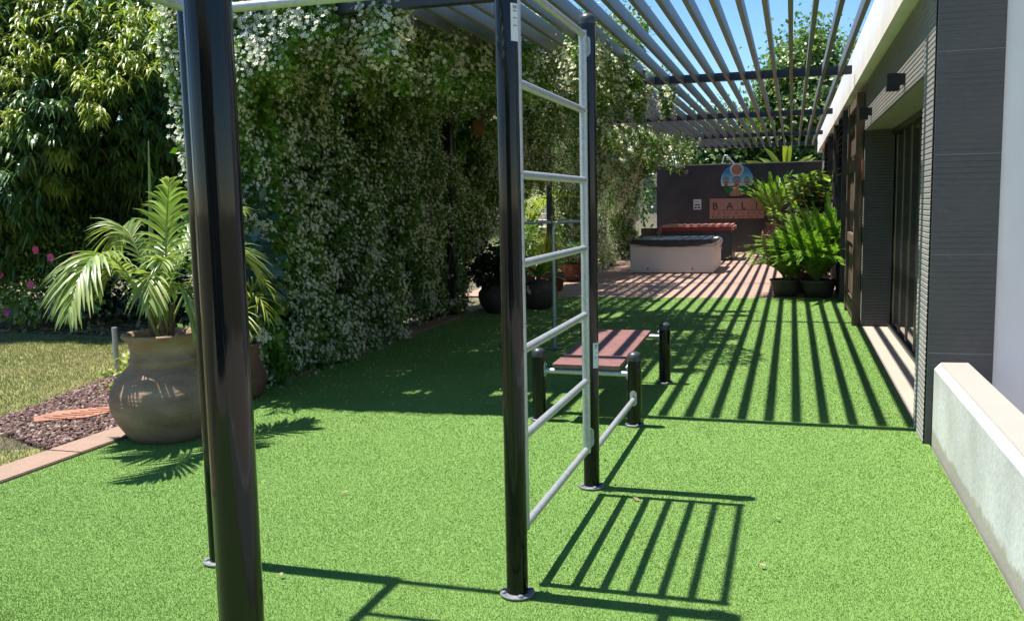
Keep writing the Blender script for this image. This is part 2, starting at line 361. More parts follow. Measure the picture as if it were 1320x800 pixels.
class Acc:
    def __init__(s): s.V = []; s.Q = []; s.n = 0
    def add(s, V, Q): s.V.append(V); s.Q.append(Q+s.n); s.n += len(V)
    def build(s, name, mat, parent=None, origin=(0, 0, 0), smooth=False):
        return np_mesh(name, np.concatenate(s.V), np.concatenate(s.Q), mat, parent, origin, smooth)
def rdir(n): return norm(rng.normal(size=(n, 3)))

def vnoise(P, scale, seed=0):
    """cheap smooth 3-D value noise in 0..1"""
    r = np.random.default_rng(seed); T = r.random((32, 32, 32)); p = np.asarray(P)*scale
    i = np.floor(p).astype(int); f = p-i; f = f*f*(3-2*f); out = 0
    for dx in (0, 1):
        for dy in (0, 1):
            for dz in (0, 1):
                w = (f[:, 0] if dx else 1-f[:, 0])*(f[:, 1] if dy else 1-f[:, 1])*(f[:, 2] if dz else 1-f[:, 2])
                out = out+w*T[(i[:, 0]+dx) % 32, (i[:, 1]+dy) % 32, (i[:, 2]+dz) % 32]
    return out

# ------------------------------------------------------------------ ground and setting
def sheet(name, poly, z, mat, thick=.0, **k):
    mb = MB(); vs = [(x, y, z) for x, y in poly]; mb.add(vs, [tuple(range(len(poly)))])
    if thick: 
        mb = MB(); mb.prism(poly, 'z', z-thick, z)
    return tag(mb.build(name, mat), kind='structure')
# big ground with a rise at the back left
xs = np.concatenate([np.linspace(-400, -30, 12), np.linspace(-28, 12, 41), np.linspace(30, 400, 10)])
ys = np.concatenate([np.linspace(-300, -12, 10), np.linspace(-8, 60, 35), np.linspace(70, 600, 12)])
GX, GY = np.meshgrid(xs, ys)
def terrain(x, y):
    s = np.clip((-x-6.3)/2.5, 0, 1)*np.clip((y-19)/4, 0, 1)
    return -.03+s*np.minimum((y-19)*.17, 4.5)
GZ = terrain(GX, GY)
V = np.stack([GX, GY, GZ], -1).reshape(-1, 3); nx, ny = len(xs), len(ys)
Q = np.array([(j*nx+i, j*nx+i+1, (j+1)*nx+i+1, (j+1)*nx+i) for j in range(ny-1) for i in range(nx-1)])
tag(np_mesh("ground", V, Q, M['soil'], smooth=True), kind='structure')
sheet("lawn", [(-14, .5), (-4.79, .5), (-4.79, 5.0), (-4.92, 5.02), (-5.2, 4.85), (-5.9, 5.45), (-6.38, 7.5), (-5.9, 9.4), (-8.5, 9.9), (-9.9, 9.9), (-14, 10.6)], -.014, M['lawn'])
sheet("gravel_bed", [(-4.79, 5.0), (-4.92, 5.02), (-5.2, 4.85), (-5.9, 5.45), (-6.38, 7.5), (-6.1, 8.6), (-4.79, 8.6)], -.018, M['mulch'])
sheet("mulch_bed", [(-14, 10.6), (-9.9, 9.9), (-8.5, 9.9), (-5.9, 9.4), (-5.2, 9.2), (-5.2, 14), (-14, 15)], -.022, M['mulch'])
sheet("turf", [(-4.5, -4), (.875, -4), (.875, 6.34), (.845, 6.35), (.85, 15.45), (-4.5, 15.27)], 0, M['turf'])
sheet("terracotta_paving", [(-4.5, 15.271), (.83, 15.451), (.83, 28.9), (-4.9, 28.9), (-6.2, 22), (-5.6, 15.27)], -.004, M['deck'])
sheet("rear_paving", [(-6, -14), (6, -14), (6, -4.002), (-6, -4.002)], -.006, M['beige'])
mb = MB(); y = -4.0
while y < 15.2:
    y2 = min(y+.98+.02*random.random(), 15.26); mb.box(-4.775+.01*random.random(), -4.5, y+.004, y2-.004, -.05, .018+.004*random.random(), .006); y = y2
tag(mb.build("kerb", M['kerb']), kind='structure')
sheet("door_threshold_paving", [(.853, 6.86), (1.17, 6.86), (1.17, 12.03), (.853, 12.03)], .012, M['beige'], thick=.03)

def blades(name, n, xr, yr, h, w, lean, mat, keep=None, origin=(0, 0, 0), z0=0., label=None, cat=None, up=(0, 0, 1)):
    x = rng.uniform(*xr, n); y = rng.uniform(*yr, n)
    if keep is not None:
        k = keep(x, y); x, y = x[k], y[k]
    n = len(x); a = rng.uniform(0, 2*pi, n); b = rng.uniform(0, 2*pi, n)
    hh = h*rng.uniform(.6, 1.1, n); ln = lean*rng.uniform(.2, 1, n)*hh
    px = np.cos(a)*w/2; py = np.sin(a)*w/2; z = np.full(n, z0)
    V = np.stack([np.stack([x-px, y-py, z], 1), np.stack([x+px, y+py, z], 1), np.stack([x+np.cos(b)*ln, y+np.sin(b)*ln, z+hh], 1)], 1).reshape(-1, 3)
    return V, np.arange(3*n).reshape(-1, 3)
n = 1250000; u = rng.random(n); y = 1/(1/2.1-u*(1/2.1-1/15.3)); x = rng.uniform(-4.49, .87, n)
k = ((x < .84) | (y < 6.3)) & (x > -4.49) & (x > -1.05*y-1.2); x, y = x[k], y[k]; n = len(x)
a = rng.uniform(0, 2*pi, n); b = rng.uniform(0, 2*pi, n); hh = .0075*rng.uniform(.55, 1.1, n); ln = .6*rng.uniform(.1, 1, n)*hh; w = .00036*np.maximum(y, 3.2)*rng.uniform(.7, 1.3, n)
patch = vnoise(np.stack([x, y*.6, 0*x], 1), 1.6, 91); b = np.where(rng.random(n) < .55, 5.2+2.4*(patch-.5), b)
A = Acc(); A.add(np.stack([np.stack([x-np.cos(a)*w, y-np.sin(a)*w, 0*x], 1), np.stack([x+np.cos(a)*w, y+np.sin(a)*w, 0*x], 1), np.stack([x+np.cos(b)*ln, y+np.sin(b)*ln, hh], 1)], 1).reshape(-1, 3), np.arange(3*n).reshape(-1, 3))
tag(A.build("artificial_grass", M['turfblade']), "short bright green artificial grass pile covering the exercise yard", "artificial grass", kind='stuff')
def lawn_keep(x, y):
    grav = (x > -6.38+.0) & (y > 4.95+(-4.9-x).clip(0)*.45) & (y < 8.6) & (x > -5.9-(y-5.45)*.235)
    return ~grav & (y < 9.7)
A = Acc(); A.add(*blades("", 150000, (-12, -4.8), (3.2, 9.8), .035, .006, .9, None, keep=lawn_keep, z0=-.014))
tag(A.build("lawn_grass", M['lawnblade']), "dry yellowish lawn grass beyond the kerb on the left", "grass", kind='stuff')
# lava stones
ico = [(0, 0, 1), (.894, 0, .447), (.276, .851, .447), (-.724, .526, .447), (-.724, -.526, .447), (.276, -.851, .447), (.724, .526, -.447), (-.276, .851, -.447), (-.894, 0, -.447), (-.276, -.851, -.447), (.724, -.526, -.447), (0, 0, -1)]
icf = [(0, 1, 2), (0, 2, 3), (0, 3, 4), (0, 4, 5), (0, 5, 1), (1, 6, 2), (2, 7, 3), (3, 8, 4), (4, 9, 5), (5, 10, 1), (2, 6, 7), (3, 7, 8), (4, 8, 9), (5, 9, 10), (1, 10, 6), (6, 11, 7), (7, 11, 8), (8, 11, 9), (9, 11, 10), (10, 11, 6)]
def stones(n, keep, xr, yr, r0, r1):
    x = rng.uniform(*xr, n); y = rng.uniform(*yr, n); k = keep(x, y); x, y = x[k], y[k]; n = len(x)
    s = rng.uniform(r0, r1, (n, 1, 1))*rng.uniform(.55, 1.2, (n, 1, 3))
    Vv = np.array(ico)[None]*s*(1+rng.uniform(-.22, .22, (n, 12, 1)))+np.stack([x, y, rng.uniform(-.012, .014, n)], 1)[:, None]
    return Vv.reshape(-1, 3), (np.arange(n)[:, None, None]*12+np.array(icf)[None]).reshape(-1, 3)
A = Acc(); A.add(*stones(26000, lambda x, y: ~lawn_keep(x, y), (-6.4, -4.79), (4.8, 8.6), .007, .021))
tag(A.build("lava_gravel", M['lava']), "dark red-brown lava gravel bed beside the kerb", "gravel", kind='stuff')
A = Acc(); n = 2600; P = np.stack([rng.uniform(-13, -6, n), rng.uniform(9.8, 11.5, n), rng.uniform(-.015, .03, n)], 1)
A.add(*rhombs(P, rng.normal(size=(n, 3))*(1, 1, .15), np.array([[0, 0, 1.]])+rng.normal(size=(n, 3))*.3, rng.uniform(.07, .16, n), rng.uniform(.015, .035, n)))
tag(A.build("leaf_litter", M['oldleaf']), "dry fallen leaves lying under the big drooping tree", "leaf litter", kind='stuff')
A = Acc(); n = 900; x = -4.45+np.abs(rng.normal(0, 1.0, n)); y = rng.uniform(6.6, 14.5, n); k = x < -1.5; P = np.stack([x[k], y[k], np.full(k.sum(), .022)], 1)
A.add(*rhombs(P, rdir(len(P))*(1, 1, .2), np.tile((0, 0, 1.), (len(P), 1)), .016, .007))
A2 = Acc(); n = 45; P = np.stack([rng.uniform(-4.3, .8, n), rng.uniform(2.6, 14, n), np.full(n, .02)], 1)
A2.add(*rhombs(P, rdir(n)*(1, 1, .15), np.tile((0, 0, 1.), (n, 1))+rdir(n)*.3, rng.uniform(.03, .06, n), .011)); tag(A2.build("fallen_leaves", M['oldleaf']), "a few small dry leaves lying about on the artificial turf", "leaves", kind='stuff')
tag(A.build("fallen_petals", M['whiteflower']), "tiny white petals scattered on the shaded turf below the jasmine", "petals", kind='stuff')

# ------------------------------------------------------------------ house
H0 = (1.0, 12, 0)
house = thing("house", H0, "low modern house clad in charcoal ribbed stone with a white roof edge, on the right", "house")
def ribs(x, y0, y1, z0, z1, back=.30, pitch=.036, d=.0032):
    poly = []; z = z0
    while z < z1-1e-6:
        ze = min(z+pitch, z1); poly += [(x, z), (x, z+(ze-z)*.66), (x+d, z+(ze-z)*.74), (x+d, ze-.0005)]; z = ze
    return poly+[(x+back, z1), (x+back, z0)]
def ribwall(mb, x, y0, y1, z0, z1, back):
    poly = ribs(x, y0, y1, z0, z1, back)
    # strip faces only (concave caps avoided: build face strips)
    pts = poly[:-2]; vs = [(u, y0, v) for u, v in pts]+[(u, y1, v) for u, v in pts]; n = len(pts)
    mb.add(vs, [(i, i+1, n+i+1, n+i) for i in range(n-1)])
    mb.box(x+.012, x+back, y0, y1, z0, z1)
mb = MB()
ribwall(mb, .834, 6.349, 6.55, 0, 2.964, .33); ribwall(mb, .835, 6.556, 6.86, 0, 2.964, .33)
ribwall(mb, .835, 6.863, 12.05, 2.40, 2.964, .42)
ribwall(mb, .835, 12.053, 28.9, 0, 2.964, .33)
mb.build("ribbed_cladding", M['rib'], house)
mb = MB(); n0 = 0
# recess far jamb, ribbed towards the camera
pts = [];z = 0
while z < 2.39:
    pts += [(12.046, z), (12.046, z+.02), (12.052, z+.026), (12.052, z+.0355)]; z += .036
pts = [(a, min(b, 2.398)) for a, b in pts]
vs = [(.838, a, b) for a, b in pts]+[(1.17, a, b) for a, b in pts]; n = len(pts)
mb.add(vs, [(i, i+1, n+i+1, n+i) for i in range(n-1)]); mb.build("recess_side", M['recess'], house)
mb = MB(); mb.box(.8475, 1.227, 6.345, 6.858, 0.0, 4.2); mb.build("stone_pier_face", M['stoneface'], house)
for z in (.599, 1.228, 1.85, 2.48):
    mb = MB(); mb.box(.85, 1.226, 6.3435, 6.346, z-.002, z+.002); mb.build("pier_joint", M['joint'], house)
# inner walls behind, white side wall and roof
mb = MB(); mb.box(1.2275, 9, 6.365, 6.9, -.02, 4.2); mb.build("white_side_wall", M['white'], house)
mb = MB(); mb.box(1.30, 9, 6.95, 30, 0, 2.949); mb.build("inner_wall", M['plaster'], house)
mb = MB(); mb.box(.725, .832, 6.35, 30.2, 2.965, 3.46); mb.box(.833, 9, 6.905, 30.2, 2.966, 3.44); mb.build("white_roof_edge", M['white'], house)
dd = thing("sliding_door", H0, None, None); dd.parent = house; dd.location = (0, 0, 0); 
mb = MB(); mb.box(1.19, 1.20, 6.9, 12.04, .02, 2.39); g = mb.build("glass", M['glass'], dd)
for i, y in enumerate(np.linspace(7.0, 11.9, 8)):
    mb = MB(); mb.box(1.183, 1.189, y, y+.016, .05, 2.33); mb.build("frame_edge", M['brass'], dd)
    mb = MB(); mb.box(1.178, 1.189, y+.018, y+.075, .05, 2.33); mb.build("frame", M['track'], dd)
mb = MB(); mb.box(1.14, 1.20, 6.87, 12.04, .013, .045); mb.build("bottom_track", M['track'], dd)
mb = MB(); mb.box(1.14, 1.20, 6.87, 12.04, 2.335, 2.395); mb.build("top_track", M['track'], dd)

rw = thing("added_wing", (0, -7, 0), "unseen dark wing with pale pillars, added behind the camera to reflect in the posts", "house")  # unseen wing added so the glossy posts mirror dark and pale bands
mb = MB(); mb.box(-3.6, 5.2, -7.6, -7.0, -.02, 3.3); mb.build("clad_wall", M['stoneface'], rw)
for x in (-3.7, -.9, 1.9, 5.1):
    mb = MB(); mb.box(x, x+.32, -6.99, -6.6, -.02, 3.3); mb.build("pillar", M['white'], rw)
mb = MB(); mb.box(-3.9, 5.6, -7.7, -5.6, 3.302, 3.6); mb.build("flat_roof", M['white'], rw)
def wall_lamp(y, z, label):
    t = thing("wall_lamp", (.835, y, z), label, "wall lamp", "wall lamps above the sliding door")
    mb = MB(); mb.box(.70, .795, y-.055, y+.055, z-.065, z+.065, .004); mb.build("lamp_body", M['blackbox'], t)
    mb = MB(); mb.box(.795, .833, y-.05, y+.05, z-.02, z+.062); mb.build("bracket", M['blackbox'], t)
wall_lamp(7.97, 2.49, "black box wall lamp nearest the stone pier above the sliding door")
wall_lamp(11.15, 2.52, "smaller looking black box wall lamp beside the old wooden panel")

# low concrete wall
wl = thing("low_concrete_wall", (1.0, 2, 0), "low pale concrete wall with a rough aggregate top, beside the turf on the right", "wall")
mb = MB(); mb.prism([(.887, -.05), (.887, .497), (.918, .532), (1.09, .536), (1.12, .50), (1.12, -.05)], 'y', -4, 6.338); mb.build("wall_body", M['concrete'], wl)
mb = MB(); mb.prism([(.92, .535), (.925, .541), (1.083, .544), (1.089, .539)], 'y', -4, 6.337); mb.build("coping", M['aggregate'], wl)
sheet("side_ground", [(1.121, -4), (9, -4), (9, 6.364), (1.121, 6.364)], .0, M['beige'])

# old wooden carved panel
pw = thing("carved_wooden_panel", (.76, 13, 0), "tall weathered brown carved wooden door frame standing against the ribbed wall", "wooden panel")
for y in (12.14, 13.78):
    mb = MB(); mb.box(.735, .825, y, y+.14, 0, 2.86, .008); mb.build("stile", M['teak'], pw)
for z, h in ((2.72, .12), (2.44, .09), (1.92, .14), (1.0, .12), (.06, .2)):
    mb = MB(); mb.box(.75, .822, 12.283, 13.777, z, z+h, .006); mb.build("rail", M['teak'], pw)
for z0, z1 in ((2.10, 2.42), (1.15, 1.9), (.28, .98)):
    mb = MB(); mb.box(.79, .815, 12.285, 13.775, z0, z1)
    for q in range(5):
        yy = 12.36+q*.28; mb.box(.775, .792, yy, yy+.2, z0+.04, z1-.04, .006)
    mb.build("carved_infill", M['teak'], pw)
pq = thing("wooden_plaque", (.8, 11.95, 1.95), "small reddish wooden plaque on the wall by the recess edge", "plaque")
mb = MB(); mb.box(.805, .834, 12.075, 12.125, 1.80, 2.05, .004); mb.build("plaque_board", M['terra'], pq)

def shutter(y0, y1, z0, z1, label):
    t = thing("louvred_shutter", (.78, y0, 0), label, "shutter", "black louvred shutters on the house wall")
    mb = MB()
    for y in (y0, y1-.05): mb.box(.72, .82, y, y+.05, 0.0, z1)
    mb.box(.722, .818, y0+.05, y1-.05, z1-.05, z1-.002); mb.build("frame", M['beam'], t)
    mb = MB(); z = z0
    while z < z1-.12:
        mb.prism([(.70, z), (.715, z), (.82, z+.08), (.805, z+.08)], 'y', y0+.052, y1-.052); z += .095
    mb.build("slats", M['beam'], t)
shutter(15.0, 16.4, 1.95, 2.9, "black louvred shutter just past the carved wooden panel")
shutter(21.2, 23.4, 2.1, 2.9, "black louvred shutter farther along, near the dark end wall")
t = thing("downpipe", (.78, 18.6, 0), "thin black downpipe on the ribbed wall between the two shutters", "downpipe")
mb = MB(); mb.tube([(.78, 18.6, 0), (.78, 18.6, 2.945)], .045, 12); mb.build("pipe", M['beam'], t)

# ------------------------------------------------------------------ end wall with its signs
ew = thing("end_wall", (-1.6, 29, 0), "dark plastered end wall carrying the round emblem and the salmon sign", "wall")
mb = MB(); mb.box(-4.03, .83, 28.9, 29.15, -.02, 2.655); mb.build("wall_body", M['plaster'], ew)
mb = MB(); mb.box(-4.05, .829, 28.88, 29.17, 2.656, 2.685); mb.build("wall_cap", M['palestone'], ew)
EY = 28.9
K = .00305
def E(x8, y8): return (-1.607+(x8-392)*K, 2.17-(y8-300)*K)
em = thing("round_emblem", (-1.607, EY, 1.99), "round painted emblem with sun, three huts and a path, mounted above the salmon sign", "emblem")
def disc_part(name, poly, y, th, mat, par):
    mb = MB(); mb.prism(poly, 'y', y-th, y); return mb.build(name, mat, par)
R = 156*K; cx, cz = E(392, 300); hz = E(0, 358)[1]
a0 = math.asin((hz-cz)/R)
up_ = [(cx+R*cos(a), cz+R*sin(a)) for a in np.linspace(a0, pi-a0, 40)]
dn_ = [(cx+R*cos(a), cz+R*sin(a)) for a in np.linspace(pi-a0, 2*pi+a0, 30)]
disc_part("sky_half", up_, EY-.003, .03, M['skyprint'], em)
disc_part("green_half", dn_, EY-.003, .03, M['signgreen'], em)
sx, sz = E(390, 195)
disc_part("sun_ring", [(sx+64*K*cos(a), sz+64*K*sin(a)) for a in np.linspace(0, 2*pi, 33)[:-1]], EY-.0335, .008, M['cream'], em)
disc_part("sun_disc", [(sx+52*K*cos(a), sz+52*K*sin(a)) for a in np.linspace(0, 2*pi, 33)[:-1]], EY-.042, .008, M['tan'], em)
disc_part("path", [E(372, 352), E(408, 352), E(455, 440), E(420, 452), E(360, 455), E(318, 447)], EY-.0335, .006, M['tan'], em)
disc_part("horizon_line", [E(240, 354), E(544, 354), E(544, 364), E(240, 364)], EY-.0335, .004, M['lettering'], em)
for hx, s in ((287, .8), (390, 1.1), (490, .8)):
    disc_part("hut_wall", [E(hx-24*s, 353), E(hx-24*s, 325), E(hx, 300), E(hx+24*s, 325), E(hx+24*s, 353)], EY-.034, .005, M['tan'], em)
    disc_part("hut_door", [E(hx-5*s, 353), E(hx-5*s, 338), E(hx+5*s, 338), E(hx+5*s, 353)], EY-.0395, .002, M['lettering'], em)
    for j, yy in enumerate((322, 300, 280)):
        w = (44-5*j)*s
        b = [E(hx-w, yy), E(hx-w*.55, yy-14*s), E(hx-w*.5, yy-8*s), E(hx, yy-24*s), E(hx+w*.5, yy-8*s), E(hx+w*.55, yy-14*s), E(hx+w, yy)]
        poly = b+[(x, z-7*K) for x, z in reversed(b)]
        mb = MB(); k = len(b)
        for i in range(k-1):
            mb.prism([b[i], b[i+1], (b[i+1][0], b[i+1][1]-7*K), (b[i][0], b[i][1]-7*K)], 'y', EY-.044, EY-.0395)
        mb.build("hut_roof", M['lettering'], em)

def text_mesh(name, chars, x_of, z, h, y, mat, par, xs=1.0):
    """letters one by one as thin solids facing -Y; x_of gives each letter's left edge"""
    for ch, x in zip(chars, x_of):
        mb = MB()
        if ch == ' ': continue
        cu = bpy.data.curves.new("letter", 'FONT'); cu.body = ch; cu.size = h/.69; cu.extrude = .004
        ob = bpy.data.objects.new("letter", cu); COL.objects.link(ob)
        dg = bpy.context.evaluated_depsgraph_get(); me = bpy.data.meshes.new_from_object(ob.evaluated_get(dg))
        x0 = min(v.co.x for v in me.vertices)
        mb.add([(x+(v.co.x-x0)*xs, y-v.co.z, z+v.co.y) for v in me.vertices], [tuple(p.vertices) for p in me.polygons])
        bpy.data.objects.remove(ob); bpy.data.meshes.remove(me); bpy.data.curves.remove(cu)
        mb.build(name, mat, par)
sg = thing("name_sign", (-1.6, EY, 1.02), "salmon pink sign board lettered BALI below the round emblem", "sign")
mb = MB(); mb.box(-2.412, -.80, EY-.035, EY-.002, 1.02, 1.632, .004); mb.build("board", M['pinksign'], sg)
text_mesh("large_letter", "BALI", [E(v, 0)[0] for v in (160, 290, 440, 578)], E(0, 583)[1], 68*K, EY-.0405, M['lettering'], sg, 1.05)
mb = MB(); mb.box(E(158, 0)[0], E(640, 0)[0], EY-.041, EY-.0355, E(0, 595)[1], E(0, 591)[1]); mb.build("rule_line", M['lettering'], sg)
text_mesh("small_letter", "RÉSIDENCE", [E(155+v*57, 0)[0] for v in range(9)], E(0, 634)[1], 22*K, EY-.0405, M['redlettering'], sg)
text_mesh("small_letter", "RELAX & SPORT", [E(155+v, 0)[0] for v in (0, 36, 72, 106, 142, 0, 200, 0, 258, 296, 336, 380, 420)], E(0, 671)[1], 22*K, EY-.0405, M['lettering'], sg)
nb = thing("notice_board", (-2.78, EY, 1.31), "small white notice with dark symbols to the left of the salmon sign", "notice")
mb = MB(); mb.box(-2.905, -2.665, EY-.02, EY-.002, 1.31, 1.625, .003); mb.build("panel", M['notice'], nb)
for x0, x1, z0, z1 in ((-2.87, -2.80, 1.345, 1.395), (-2.77, -2.70, 1.345, 1.395), (-2.87, -2.70, 1.44, 1.475), (-2.87, -2.74, 1.55, 1.562)):
    mb = MB(); mb.box(x0, x1, EY-.024, EY-.0205, z0, z1); mb.build("symbol", M['lettering'], nb)
t = thing("wall_camera", (-3.25, EY, 2.46), "tiny black camera fixed high on the dark end wall", "camera")
mb = MB(); mb.tube([(-3.25, EY-.002, 2.46), (-3.25, EY-.05, 2.46)], .03, 12); mb.box(-3.29, -3.21, EY-.13, EY-.05, 2.43, 2.49, .008); mb.build("camera_body", M['blackbox'], t)
t = thing("metal_arm", (-1.9, 29.5, 0), "bent pale metal pipe rising behind the end wall", "pipe")
mb = MB(); mb.tube([(-2.08, 29.5, 0), (-2.10, 29.5, 2.6), (-2.04, 29.5, 2.90), (-2.01, 29.5, 2.955), (-1.96, 29.5, 2.95), (-1.65, 29.5, 2.60)], .022, 10); mb.build("pipe", M['galv'], t)

# ------------------------------------------------------------------ pergola
pg = thing("pergola", (-2, 17, 0), "anthracite pergola with closely spaced grey slats between the house and the jasmine", "pergola")
for i, y in enumerate((6.73, 12.45, 18.15, 23.87, 28.4)):
    z1 = 3.28 if i == 0 else 3.222
    mb = MB(); mb.box(-4.75, .69, y-.05, y+.05, 3.122 if i else 3.10, z1, .003); mb.build("beam", M['beam'], pg)
    mb = MB(); mb.box(-4.75, -4.65, y-.05, y+.05, 0, 3.12 if i else 3.098, .003); mb.build("post", M['beam'], pg)
for k in range(28):
    x = .545-.193*k
    mb = MB(); mb.box(x-.020, x+.020, 6.79, 28.5, 3.108, 3.222, .002); mb.build("slat", M['alu'], pg)

# ------------------------------------------------------------------ exercise frame
fr = thing("pull_up_station", (-1.7, 3.4, 0), "tall black posts with a galvanised wall ladder and overhead bars on the turf", "pull up station")
PR = .0445
def frame_post(x, y, h, par, r=PR, plate=True, pr=1.6):
    prof = [(r, 0), (r, h-r*.9)]
    mb = MB(); mb.lathe((x, y, 0), prof, 32); p = mb.build("post", M['black'], par)
    mb = MB(); mb.lathe((x, y, h-r*.9), [(r*1.03, -.02), (r*1.04, .0), (r*1.0, r*.35), (r*.8, r*.65), (r*.45, r*.85), (.002, r*.9)], 32); mb.build("post_cap", M['cap'], p)
    if plate:
        mb = MB(); mb.lathe((x, y, .004), [(.003, .0), (r*pr, 0), (r*(pr+.03), .005), (r*pr, .010), (r*1.01, .012)], 32)
        for a in range(4):
            aa = a*pi/2+.5; mb.lathe((x+r*(pr+1)/2*cos(aa), y+r*(pr+1)/2*sin(aa), .014), [(.012, 0), (.012, .006), (.007, .009), (.001, .010)], 10)
        mb.build("base_plate", M['plate'], p)
    return p
posts = {}
for n_, (x, y) in dict(bl=(-2.480, 3.475), mid=(-1.06, 3.475), far=(-1.06, 4.955), fl=(-1.055, 1.54), fl2=(-2.480, 1.54)).items():
    posts[n_] = frame_post(x, y, 2.60, fr)
# ladder
LR = .0205
for y in (3.60, 4.835):
    mb = MB(); mb.tube([(-1.06, y, .235), (-1.06, y, 2.49)], LR*1.05, 16); mb.build("ladder_rail", M['galv'], fr)
for z in (.25, .632, .997, 1.355, 1.717, 2.081, 2.471):
    ext = .0 if z > .3 and z < 2.4 else .0
    mb = MB(); mb.tube([(-1.06, 3.575, z), (-1.06, 4.862, z)], LR*.88, 16); mb.build("rung", M['galv'], fr)
def bracket(x, y, z, dx, dy, par, w=.05, h=.11):
    """oval fixing plate on a post; (dx,dy) points from the post axis outwards"""
    mb = MB(); n = 20; o = PR+.001
    ring = []
    for j in range(n):
        a = 2*pi*j/n; u = w/2*cos(a); v = (h/2-w/2)*(1 if sin(a) > 0 else -1)+w/2*sin(a)
        ring.append((u, v))
    vs = []
    for d in (o, o+.008):
        for u, v in ring:
            bend = -(u*u)/(2*PR)
            vs.append((x+dx*(d+bend)+(-dy)*u, y+dy*(d+bend)+dx*u, z+v))
    mb.add(vs, [tuple(range(n)), tuple(range(n, 2*n))]+[(i, (i+1) % n, n+(i+1) % n, n+i) for i in range(n)])
    for v in (-h*.3, h*.3):
        c = Vector((x+dx*(o+.008), y+dy*(o+.008), z+v)); mb.tube([c, c+Vector((dx, dy, 0))*.008], .009, 8)
    mb.build("bracket", M['galv'], par)
for z in (.30, 2.42):
    bracket(-1.06, 3.475, z, 0, 1, fr); bracket(-1.06, 4.955, z, 0, -1, fr)
# lower bar on to the bench post
mb = MB(); mb.tube([(-1.06, 5.0, .197), (-1.06, 6.40, .197)], LR*.95, 16); mb.build("low_bar", M['galv'], fr)
bracket(-1.06, 4.955, .20, 0, 1, fr)
# overhead horizontal ladder
mb = MB(); mb.tube([(-2.46, 3.475, 2.44), (-1.10, 3.475, 2.44)], LR, 16); mb.build("overhead_bar", M['galv'], fr)
for y in (3.157, 2.80, 2.44, 2.08, 1.72):
    mb = MB(); mb.tube([(-2.42, y, 2.44), (-1.265, y, 2.44)], LR*.85, 14); mb.build("overhead_rung", M['galv'], fr)
for x in (-2.42, -1.265):
    mb = MB(); mb.tube([(x, 3.475, 2.44), (x, 1.54, 2.44)], LR*1.2, 16); mb.build("overhead_rail", M['galv'], fr)
mb = MB(); mb.tube([(-2.46, 1.54, 2.44), (-1.10, 1.54, 2.44)], LR, 16); mb.build("overhead_bar", M['galv'], fr)
def sticker(x, y, z0, z1, a0, a1):
    mb = MB(); vs = []; n = 8
    for z in (z0, z1):
        for i in range(n): a = a0+(a1-a0)*i/(n-1); vs.append((x+(PR+.0015)*cos(a), y+(PR+.0015)*sin(a), z))
    mb.add(vs, [(i, i+1, n+i+1, n+i) for i in range(n-1)], True); s = mb.build("sticker", M['sticker'], fr)
    mb = MB(); vs = []
    for k, (f0, f1) in enumerate(((.78, .82), (.86, .94), (.60, .63), (.40, .43))):
        for z in (z0+(z1-z0)*f0, z0+(z1-z0)*f1):
            for i in range(n): a = a0+(a1-a0)*(.25+.5*i/(n-1)); vs.append((x+(PR+.0028)*cos(a), y+(PR+.0028)*sin(a), z))
    mb.add(vs, [(k*2*n+i, k*2*n+i+1, k*2*n+n+i+1, k*2*n+n+i) for k in range(4) for i in range(n-1)]); mb.build("printed_mark", M['print'], s)
sticker(-1.06, 3.475, 2.215, 2.355, -.9, .0)
sticker(-1.06, 4.955, .69, .83, -1.05, -.2)

# sit-up bench
bn = thing("exercise_bench", (-1.4, 7.2, 0), "low exercise bench with a sloping red-brown board on four short black posts", "bench")
bp = [(-1.775, 6.47, .545), (-1.06, 6.44, .54), (-1.052, 8.03, .545), (-1.76, 8.05, .545)]
for x, y, h in bp: frame_post(x, y, h, bn, .05, True, 1.35)
mb = MB(); mb.tube([(-1.735, 6.47, .375), (-1.105, 6.44, .375)], .02, 14); mb.build("front_rail", M['galv'], bn)
mb = MB(); mb.tube([(-1.72, 8.04, .415), (-1.095, 8.03, .415)], .02, 14); mb.build("rear_rail", M['galv'], bn)
for (x, y), dx in (((-1.775, 6.47), 1), ((-1.06, 6.44), -1)): bracket(x, y, .385, dx, 0, bn, .045, .12)
for (x, y), dx in (((-1.052, 8.03), -1), ((-1.76, 8.05), 1)): bracket(x, y, .42, dx, 0, bn, .045, .12)
bracket(-1.06, 6.44, .21, 0, -1, bn)
mb = MB()
y0, y1, z0, z1 = 6.42, 7.96, .405, .452
for (xa, xb) in ((-1.66, -1.165),):
    for t0, t1 in ((0, .148), (.153, 1)):
        ya, yb = y0+(y1-y0)*t0, y0+(y1-y0)*t1; za, zb = z0+(z1-z0)*t0, z0+(z1-z0)*t1
        mb.add([(xa, ya, za), (xb, ya, za), (xb, yb, zb), (xa, yb, zb), (xa, ya, za+.028), (xb, ya, za+.028), (xb, yb, zb+.028), (xa, yb, zb+.028)], [(0, 3, 2, 1), (4, 5, 6, 7), (0, 1, 5, 4), (1, 2, 6, 5), (2, 3, 7, 6), (3, 0, 4, 7)])
mb.build("board", M['board'], bn)
for xa in (-1.60, -1.235):
    mb = MB(); mb.tube([(xa, 6.46, .39), (xa, 8.03, .436)], .012, 10); mb.build("board_bearer", M['galv'], bn)

